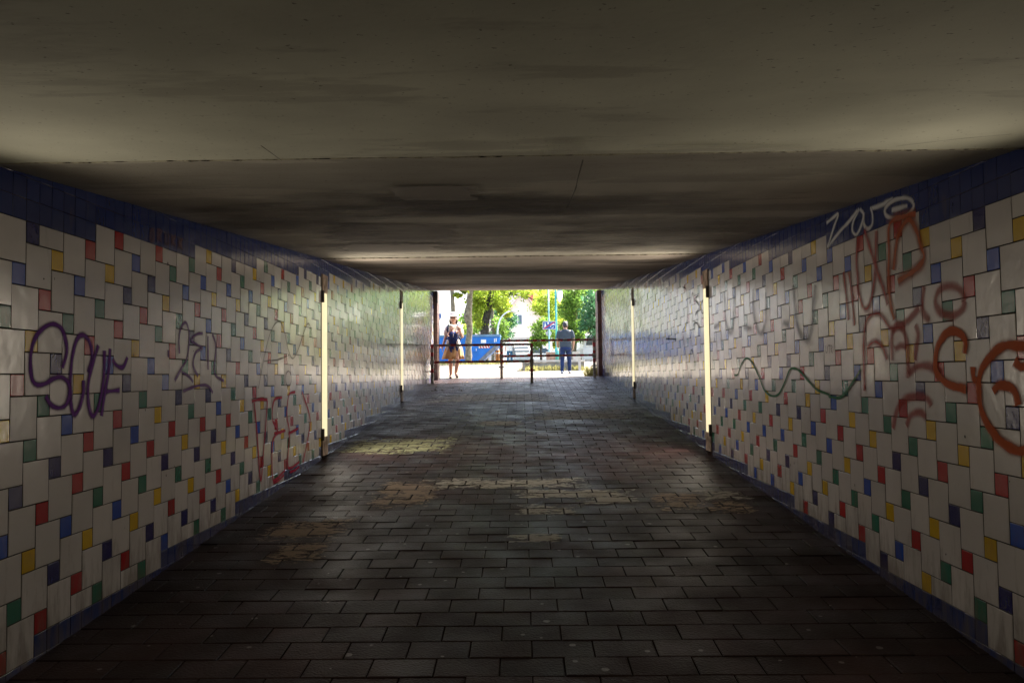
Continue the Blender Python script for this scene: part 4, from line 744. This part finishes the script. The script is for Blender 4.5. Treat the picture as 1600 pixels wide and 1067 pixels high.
a=at(918,560,104); building('pale_house','pale house low behind the trees at the far right',a.x,104,8,8,4.2,R(-6),plaster2,[(-2.4,1.4,1,1.3),(0,1.4,1,1.3),(2.4,1.4,1,1.3)])
# ------------------------------------------------------------------ parked cars
tyre=mat('tyre',(.012,.012,.012),rough=.9); rimm=mat('wheel_rim',(.4,.4,.41),rough=.35,metal=.7); cglass=mat('car_glass',(.03,.045,.05),rough=.06,spec=.8); headm=mat('lamp_lens',(.6,.6,.6),rough=.15); tailm=mat('tail_lens',(.4,.01,.01),rough=.2)
def car(label,px,Y,rz,paint,van=False,dx=0):
    c=at(px,580,Y); base=Vector((c.x+dx,Y,ground_z(Y))); t=thing('parked_van' if van else 'parked_car',label,'van' if van else 'car',base,'vehicles parked beyond the path'); M=Matrix.Rotation(rz,3,'Z'); G=lambda x,y,z: base+M@Vector((x,y,z)); hw=.86
    low=[(-2.05,.22),(2.0,.22),(2.08,.45),(2.02,.72),(1.75,.80),(1.0,.88),(-1.95,.90),(-2.1,.75),(-2.12,.45)] if not van else [(-2.2,.25),(2.2,.25),(2.28,.5),(2.2,.95),(1.75,1.05),(-2.2,1.05)]
    cab=[(1.05,.87),(.35,1.40),(-.2,1.46),(-1.2,1.42),(-1.75,1.10),(-1.9,.89)] if not van else [(1.75,1.04),(1.0,1.85),(.7,1.93),(-2.1,1.93),(-2.2,1.85),(-2.2,1.04)]
    m=MB(); m.prism([G(x,-hw,z) for x,z in low],M@Vector((0,2*hw,0)))
    k=len(cab); a=m.add([G(x,-hw+.02,z) if z<1.06 else G(x,-hw+.16,z) for x,z in cab]); b=m.add([G(x,hw-.02,z) if z<1.06 else G(x,hw-.16,z) for x,z in cab]); m.face([a+i for i in range(k)][::-1]); m.face([b+i for i in range(k)])
    for i in range(k): m.face([a+i,a+(i+1)%k,b+(i+1)%k,b+i])
    m.build('body',paint,t,bevel=.04)
    zt=1.36 if not van else 1.78; zl=.95 if not van else 1.1
    for s in (-1,1):
        for x0,x1,u0,u1 in ((.9,.05,.42,.02),(-.03,-1.05,-.06,-1.1)) if not van else ((1.55,.55,.95,.5),(.4,-.8,.4,-.8)):
            f=lambda z:(hw-.02)-.14*(z-.88)/(.52 if not van else .95)
            m=MB(); y0,y1=s*(f(zl)+.012),s*(f(zt)+.012); m.prism([G(x0,y0,zl),G(x1,y0,zl),G(u1,y1,zt),G(u0,y1,zt)],M@Vector((0,s*.01,0))); m.build('window',cglass,t)
        for x in (1.3,-1.3):
            m=MB(); m.disc(G(x,s*(hw-.2),.31),M@Vector((0,s,0)),.31,.2+.015,0,18); m.disc(G(x,s*(hw+.016),.31),M@Vector((0,s,0)),.2,.012,1,12); m.build('wheel',[tyre,rimm],t)
        m=MB(); m.box(G(2.06,s*.6,.62),(.07,.32,.13),M=M); m.build('headlight',headm,t); m=MB(); m.box(G(-2.1,s*.66,.70 if not van else .8),(.07,.26,.18 if not van else .4),M=M); m.build('tail_light',tailm,t)
    if not van: ws=((1.0,.93,.42,1.36,.03),(-1.87,.95,-1.38,1.34,-.03))
    else: ws=((1.68,1.14,1.08,1.78,.03),(-2.21,1.2,-2.21,1.75,-.02))
    for x0,z0_,x1,z1_,o_ in ws:
        m=MB(); m.prism([G(x0+o_,-.66,z0_),G(x0+o_,.66,z0_),G(x1+o_,.58,z1_),G(x1+o_,-.58,z1_)],M@Vector((o_*.3,0,.012))); m.build('windscreen',cglass,t)
    return t
pw=mat('car_white',(.72,.72,.71),rough=.2,spec=.6,var=.02); pg=mat('car_grey_blue',(.25,.28,.33),rough=.25,spec=.6,var=.05)
car('white parked car seen from behind, between the two barrier posts',813,60,R(90),pw)
car('white parked car side on, behind the bush left of the teal post',842,64,R(8),pw)
car('grey blue parked car right of the man, behind the beige planter',899,66,R(14),pg)
car('tall white van parked at the far right beside the brick pillar',922,55,R(96),pw,True)
# ------------------------------------------------------------------ people
skin=mat('skin',(.62,.38,.28),rough=.5,var=.08,scale=8); skin2=mat('skin_tan',(.42,.24,.16),rough=.5,var=.08,scale=8); hair_d=mat('hair_dark',(.022,.015,.014),rough=.55,var=.4,scale=40); hair_b=mat('hair_brown',(.07,.04,.025),rough=.55,var=.4,scale=40)
w_cloth=mat('white_cloth',(.82,.82,.82),rough=.9,var=.05); tan=mat('tan_cloth',(.56,.34,.15),rough=.9,var=.22,scale=6,bump=.3,bscale=9); navy_c=mat('navy_cloth',(.012,.03,.15),rough=.85,var=.25,scale=9); grey_c=mat('grey_cloth',(.04,.055,.07),rough=.95,var=.15,scale=8,bump=.3,bscale=10); denim=mat('denim',(.004,.018,.075),rough=.9,var=.3,scale=9,bump=.3,bscale=12); denim2=mat('denim_light',(.03,.12,.24),rough=.9,var=.3,scale=9); shoe=mat('shoe_white',(.6,.6,.6),rough=.6); leather=mat('brown_leather',(.10,.05,.03),rough=.6); lens=mat('dark_lens',(.05,.03,.03),rough=.1); lips=mat('lips',(.42,.10,.09),rough=.5); hatg=mat('pale_green_knit',(.52,.58,.46),rough=.95,var=.1,scale=20); black_c=mat('black_strap',(.012,.02,.07),rough=.8)
def head(mb,c,r,face):   # face: unit direction the face looks to
    c=Vector(c); f=Vector(face); side=Vector((f.y,-f.x,0))
    mb.ball(c,r,n=16,sc=(.80,.92,1.12)); mb.ball(c+f*r*.22-Vector((0,0,r*.52)),r*.62,n=12,sc=(.92,1,.95)); mb.ball(c+f*r*.98-Vector((0,0,r*.18)),r*.15,n=8,sc=(.8,1,1.5))
    for s in (-1,1): mb.ball(c+side*s*r*.82-Vector((0,0,r*.1)),r*.2,n=8,sc=(.5,.9,1.3))
def hand(mb,wr,d,pn,r=.03,curl=.5):
    """palm and five fingers from wrist wr along d; pn: palm normal"""
    wr=Vector(wr); d=Vector(d).normalized(); pn=Vector(pn).normalized(); s=d.cross(pn).normalized()
    pc=wr+d*.045
    for u in (-.024,-.008,.008,.024): mb.limb([wr+s*u*.6,wr+d*.085+s*u],[.015,.0125],8)
    for u,L in ((-.026,.062),(-.009,.074),(.009,.069),(.026,.052)):
        a=wr+d*.085+s*u; b=a+(d*(1-curl*.25)+pn*curl*.5).normalized()*L*.5; c=b+(d*(1-curl*.8)+pn*curl).normalized()*L*.5; mb.limb([a,b,c],[.0095,.0088,.0075],7)
    a=wr+d*.02-s*.02; b=a+(d*.7-s*.7).normalized()*.04; c=b+(d*.9-s*.1+pn*.3).normalized()*.03; mb.limb([a,b,c],[.0125,.0105,.0085],7)
def rings(mb,L,n=24,m=0,fold=0,fn=7):
    """stack of ellipses (cx,cy,z,rx,ry) closed top and bottom"""
    prev=None
    for q,(cx,cy_,z,rx,ry) in enumerate(L):
        fo=fold*(q/(len(L)-1))**1.5
        k=mb.add([(cx+rx*math.cos(2*math.pi*i/n)*(1+fo*math.sin(fn*2*math.pi*i/n+q*.3)),cy_+ry*math.sin(2*math.pi*i/n)*(1+fo*math.sin(fn*2*math.pi*i/n+q*.3)),z-(fo*.10*math.sin(fn*2*math.pi*i/n) if q==len(L)-1 else 0)) for i in range(n)])
        if prev is not None:
            for i in range(n): mb.face([prev+i,k+i,k+(i+1)%n,prev+(i+1)%n],m,sm=True)
        else: mb.face([k+i for i in range(n)],m)
        prev=k
    mb.face([prev+i for i in range(n)][::-1],m)
# --- the woman, walking towards us with a baby in a carrier
Y=21.3; o=at(709,590,Y); o.z=ground_z(Y); W=lambda x,y,z: o+Vector((x,y,z))
t=thing('person','woman in a white cap, white top and tan skirt walking towards us','person',o)
m=MB(); head(m,W(.0,.02,1.565),.105,(0,-1,0)); m.limb([W(0,.04,1.36),W(0,.03,1.48)],[.056,.052])
m.limb([W(-.145,.04,1.315),W(-.215,.05,1.06),W(-.285,-.02,.83)],[.052,.043,.028]); hand(m,W(-.287,-.025,.825),(-.12,-.25,-1),(1,0,0))
m.limb([W(.145,.04,1.315),W(.225,.02,1.08),W(.19,-.20,1.22)],[.052,.043,.028]); hand(m,W(.188,-.205,1.225),(-.35,-.35,.85),(-.5,.6,.3),curl=.9)
m.limb([W(-.17,.04,1.31),W(0,.05,1.34),W(.17,.04,1.31)],[.06,.075,.06]); m.limb([W(0,.04,1.3),W(0,.04,1.05),W(0,.05,.9)],[.12,.115,.13])
m.limb([W(-.085,.03,.88),W(-.08,-.02,.47),W(-.078,.04,.09)],[.095,.062,.04]); m.limb([W(-.078,.05,.06),W(-.078,-.07,.035),W(-.078,-.12,.028)],[.038,.036,.028])
m.limb([W(.085,.03,.88),W(.115,-.14,.47),W(.06,-.06,.12)],[.095,.062,.04]); m.limb([W(.06,-.05,.10),W(.10,-.16,.06),W(.125,-.205,.05)],[.038,.036,.028])
m.build('body',skin,t,rm=.0075)
m=MB(); rings(m,[(0,.05,1.395,.085,.07),(0,.045,1.36,.15,.095),(0,.04,1.30,.185,.115),(0,.03,1.20,.175,.125),(0,.03,1.05,.155,.12),(0,.04,.96,.165,.125)])
m.limb([W(0,0,0)-o+Vector((-.165,.04,1.315)),Vector((-.21,.045,1.18))],[.068,.07]); m.limb([Vector((.165,.04,1.315)),Vector((.21,.035,1.18))],[.068,.07]); m.v=[v+o for v in m.v]; m.build('shirt',w_cloth,t,rm=.011)
m=MB(); rings(m,[(0,.04,1.03,.150,.12),(0,.04,.95,.175,.14),(0,.04,.85,.205,.165),(0,.03,.72,.235,.185),(-.01,.02,.60,.255,.20),(-.01,.0,.50,.27,.21)],n=56,fold=.13,fn=8); m.v=[v+o for v in m.v]; m.build('skirt',tan,t)
m=MB(); c=W(0,.045,1.585); m.ball(c,.108,n=14,sc=(.92,.98,1.08)); m.limb([c+Vector((-.085,.03,-.06)),c+Vector((-.088,.03,-.12)),c+Vector((-.075,.035,-.16))],[.036,.030,.02]); m.limb([c+Vector((.085,.03,-.06)),c+Vector((.088,.03,-.12)),c+Vector((.075,.035,-.16))],[.036,.030,.02]); m.limb([c+Vector((0,.075,-.06)),c+Vector((0,.07,-.2))],[.07,.05]); m.build('hair',hair_b,t,rm=.011)
m=MB(); prof=[(.0,.1095,1.615),(0,.108,1.65),(0,.092,1.70),(0,.05,1.735)]; rings(m,[(0,.035,1.74,.045,.05),(0,.035,1.725,.085,.09),(0,.03,1.69,.108,.112),(0,.03,1.64,.114,.12),(0,.03,1.625,.113,.119)]); m.v=[v+o for v in m.v]; k=m.add([W(-.10,-.085,1.635),W(.10,-.085,1.635),W(.07,-.165,1.612),W(0,-.18,1.606),W(-.07,-.165,1.612)]); k2=m.add([v+Vector((0,0,.012)) for v in m.v[k:k+5]]); m.face([k+i for i in range(5)]); m.face([k2+i for i in range(5)][::-1]); [m.face([k+i,k+(i+1)%5,k2+(i+1)%5,k2+i]) for i in range(5)]; m.build('cap',w_cloth,t)
m=MB(); [m.ball(W(q_*.036,-.080,1.578),.026,n=10,sc=(1,.45,.72)) for q_ in (-1,1)]; m.box(W(0,-.086,1.582),(.03,.008,.008)); m.box(W(-.077,-.03,1.582),(.006,.10,.008)); m.box(W(.077,-.03,1.582),(.006,.10,.008)); m.build('sunglasses',lens,t)
m=MB(); m.ball(W(0,-.086,1.502),.022,n=8,sc=(1.1,.4,.4)); m.build('mouth',lips,t)
for x,y,z,d in ((-.078,-.035,.008,(0,0)),(.095,-.135,.028,(.025,-.03))):
    m=MB(); m.limb([W(x-d[0],y+.10,z+.01),W(x,y,z+.002),W(x+d[0],y-.10,z)],[.032,.036,.03]); m.limb([W(x-.04,y-.04,z+.05),W(x,y-.05,z+.075),W(x+.04,y-.04,z+.05)],[.012,.012,.012]); m.build('sandal',leather,t,rm=.009)
# carrier and baby
t=thing('baby_carrier','navy baby carrier strapped on the chest of the woman','carrier',W(0,-.12,.95))
m=MB(); rings(m,[(0,-.165,1.205,.115,.07),(0,-.17,1.14,.135,.095),(0,-.175,1.0,.135,.10),(0,-.165,.92,.12,.085),(0,-.15,.88,.10,.06)]); m.v=[v+o for v in m.v]; m.build('panel',navy_c,t)
m=MB(); 
for s in (-1,1): m.tube([W(s*.115,-.16,1.15),W(s*.15,-.12,1.26),W(s*.125,-.02,1.395),W(s*.10,.10,1.33)],[.022,.026,.032,.03],8,sq=.45); m.tube([W(s*.12,-.17,1.02),W(s*.175,-.08,1.04),W(s*.19,.03,1.03),W(s*.14,.16,1.0)],[.03,.03,.03,.03],8,sq=.45)
m.build('strap',black_c,t)
m=MB(); rings(m,[(0,.03,1.0,.178,.165),(0,.03,.94,.188,.175),(0,.03,.89,.198,.185)]); m.v=[v+o for v in m.v]; m.build('waist_belt',navy_c,t)
m=MB(); 
for a,b,c_,d in ((-.13,-.02,-.05,.66),(.03,.14,.11,.69),(-.06,.06,.0,.74)): m.prism([W(a,-.215,.92),W(b,-.215,.92),W(c_+.03,-.24,d),W(c_-.02,-.24,d+.02)],(0,.012,0))
m.build('hanging_cloth',navy_c,t)
m=MB(); m.box(W(.02,-.282,1.13),(.012,.006,.14)); m.build('cord',w_cloth,t)
bb=thing('person','baby in a pale green hat sitting in the navy carrier','person',W(0,-.17,.9))
m=MB(); head(m,W(-.035,-.185,1.30),.07,(0,-1,0)); m.limb([W(-.03,-.165,1.22),W(0,-.165,1.05)],[.06,.085]); m.limb([W(-.09,-.19,1.19),W(-.125,-.235,1.13),W(-.11,-.28,1.10)],[.03,.025,.018]); m.limb([W(.09,-.19,1.20),W(.13,-.23,1.17),W(.14,-.27,1.21)],[.03,.025,.018]); hand(m,W(-.108,-.283,1.10),(.2,-.6,-.5),(1,0,0),curl=.9) if False else None
for q in range(4): m.limb([W(-.108+.006*q,-.285,1.10-.006*q),W(-.102+.008*q,-.305,1.088-.006*q)],[.0075,.0065],6); m.limb([W(.14+.005*q,-.272,1.21-.006*q),W(.142+.006*q,-.29,1.222-.006*q)],[.0075,.0065],6)
m.limb([W(-.12,-.275,1.11),W(-.128,-.29,1.12)],[.008,.007],6); m.limb([W(.13,-.265,1.215),W(.122,-.275,1.228)],[.008,.007],6)
m.build('body',skin,bb,rm=.006)
m=MB(); m.ball(W(-.035,-.165,1.325),.078,n=14,sc=(.95,.95,.95)); m.build('hat',hatg,bb)
m=MB(); m.limb([W(-.12,-.17,.96),W(-.155,-.22,.83),W(-.15,-.23,.74)],[.055,.045,.03]); m.limb([W(.12,-.17,.96),W(.155,-.22,.85),W(.165,-.23,.76)],[.055,.045,.03]); m.build('trousers',w_cloth,bb,rm=.011)
# --- the man, walking away
def man_back(o,sc,label,shirt,trouser,hairm,skinm,short=True,arms=None):
    t=thing('person',label,'person',o); P=lambda x,y,z: o+Vector((x,y,z))*sc
    def b(mb,n,mm,rm): mb.build(n,mm,t,rm=rm)
    m=MB(); head(m,P(.0,.03,1.625),.105*sc,(0,1,0)); m.limb([P(0,-.01,1.43),P(0,.0,1.55)],[.062*sc,.06*sc])
    al,ar=arms or ([(-.21,0,1.40),(-.275,.0,1.14),(-.27,.10,.92)],[(.21,0,1.40),(.28,-.01,1.14),(.265,.06,.90)])
    for L,s in ((al,-1),(ar,1)):
        m.limb([P(*p) for p in L],[.058*sc,.047*sc,.031*sc]); d=Vector(L[2])-Vector(L[1]); hand(m,P(*L[2]),d,(-s,0,0),curl=.7)
    m.limb([P(-.2,-.0,1.40),P(0,0,1.43),P(.2,0,1.40)],[.065*sc,.08*sc,.065*sc]); m.limb([P(0,0,1.36),P(0,0,1.0)],[.085*sc,.085*sc]); b(m,'body',skinm,.0075)
    m=MB(); rings(m,[(0,-.01,1.50,.075,.07),(0,-.005,1.465,.15,.095),(0,0,1.41,.215,.12),(0,0,1.28,.215,.135),(0,0,1.10,.198,.135),(0,0,.98,.198,.135),(0,0,.90,.205,.14)])
    for s,L in ((-1,al),(1,ar)): a,bq=Vector(L[0]),Vector(L[1]); m.limb([a,a+(bq-a)*.62],[.078,.076])
    m.v=[o+v*sc for v in m.v]; b(m,'shirt',shirt,.011)
    m=MB(); rings(m,[(0,.0,.95,.18,.12),(0,-.01,.85,.188,.135),(0,0,.78,.175,.125)]); 
    m.limb([Vector((-.10,0,.84)),Vector((-.115,.03,.48)),Vector((-.125,-.02,.09))],[.10,.075,.062]); m.limb([Vector((.10,0,.84)),Vector((.125,.05,.48)),Vector((.135,.10,.11))],[.10,.075,.062]); m.v=[o+v*sc for v in m.v]; b(m,'trousers',trouser,.012)
    m=MB(); c=P(0,.005,1.655); m.ball(c,.112*sc,n=14,sc=(.86,.95,1.0)); m.limb([P(-.03,-.06,1.62),P(.03,-.06,1.62)],[.055*sc,.055*sc]); m.ball(P(.04,.03,1.74),.05*sc); m.ball(P(-.03,.05,1.745),.045*sc); b(m,'hair',hairm,.011)
    for x,y,z in ((-.125,.03,.035),(.135,.15,.045)):
        m=MB(); m.limb([P(x,y-.08,z+.02),P(x,y+.05,z+.01),P(x+.01*(1 if x>0 else -1),y+.16,z)],[.045*sc,.044*sc,.036*sc]); q=m.build('shoe',shoe,t,rm=.010); m=MB(); m.limb([P(x,y-.085,z-.008),P(x+.01*(1 if x>0 else -1),y+.17,z-.015)],[.046*sc,.038*sc]); [v.__setattr__('z',o.z+.005+(v.z-o.z)*.35) for v in m.v]; m.build('sole',black_c,q)
    return t
Y=27.5; o=at(884.2,583.5,Y); o.z=ground_z(Y); man_back(o,1.0,'man in a grey t-shirt and dark jeans walking away past the low wall',grey_c,denim,hair_d,skin2)
Y=52.; o=at(796.5,569,Y); o.z=ground_z(Y); t3=man_back(o,.97,'distant person in a white top and blue jeans walking beside the parked cars',w_cloth,denim2,hair_b,skin)
bg=thing('shoulder_bag','slack grey shoulder bag hanging at the side of the distant person','bag',o+Vector((.3,0,.75)))
m=MB(); m.prism([o+Vector(p) for p in ((.22,-.08,1.12),(.28,-.08,1.13),(.42,-.08,.66),(.34,-.08,.52),(.16,-.08,.56))],(0,.16,0)); m.build('pouch',mat('grey_canvas',(.20,.23,.26),rough=.9),bg); m=MB(); m.tube([o+Vector(p) for p in ((.25,0,1.10),(.16,-.02,1.42),(.05,-.10,1.44))],.014,8); m.build('strap',mat('grey_canvas',(.2,.2,.2)),bg)
# ------------------------------------------------------------------ camera, sun, sky
cam=bpy.data.cameras.new('camera'); cam.sensor_width=36; cam.lens=F/1600*36; cam.clip_start=.05; cam.clip_end=2000
co=bpy.data.objects.new('camera',cam); C.objects.link(co); M4=Matrix((RT2,UP2,-FW)).transposed().to_4x4(); M4.translation=(0,0,CAMZ); co.matrix_world=M4; bpy.context.scene.camera=co
SUN=Vector((.6,.53,1.)).normalized(); el=math.asin(SUN.z); az=math.atan2(SUN.x,SUN.y)
li=bpy.data.lights.new('sun','SUN'); li.energy=4.5; li.angle=R(.5); li.color=(1,.95,.86); so=bpy.data.objects.new('sun',li); C.objects.link(so); so.rotation_euler=SUN.to_track_quat('Z','Y').to_euler(); so.location=(20,30,40)
wd=bpy.data.worlds.new('World'); bpy.context.scene.world=wd; wd.use_nodes=True; nt=wd.node_tree; bgd=nt.nodes['Background']; sk=nt.nodes.new('ShaderNodeTexSky'); sk.sky_type='NISHITA'; sk.sun_disc=False; sk.sun_elevation=el; sk.sun_rotation=az; sk.dust_density=4; nt.links.new(sk.outputs[0],bgd.inputs[0]); bgd.inputs[1].default_value=.15
sc=bpy.context.scene; sc.view_settings.view_transform='Standard'; sc.view_settings.look='None'; sc.view_settings.gamma=1; sc.view_settings.exposure=2.35
sc.render.engine='CYCLES'; cyc=sc.cycles; cyc.use_denoising=True; cyc.max_bounces=10; cyc.diffuse_bounces=6; cyc.glossy_bounces=5; cyc.transparent_max_bounces=40; cyc.sample_clamp_indirect=6; cyc.caustics_reflective=False; cyc.caustics_refractive=False
try: cyc.denoiser='OPENIMAGEDENOISE'
except Exception: pass
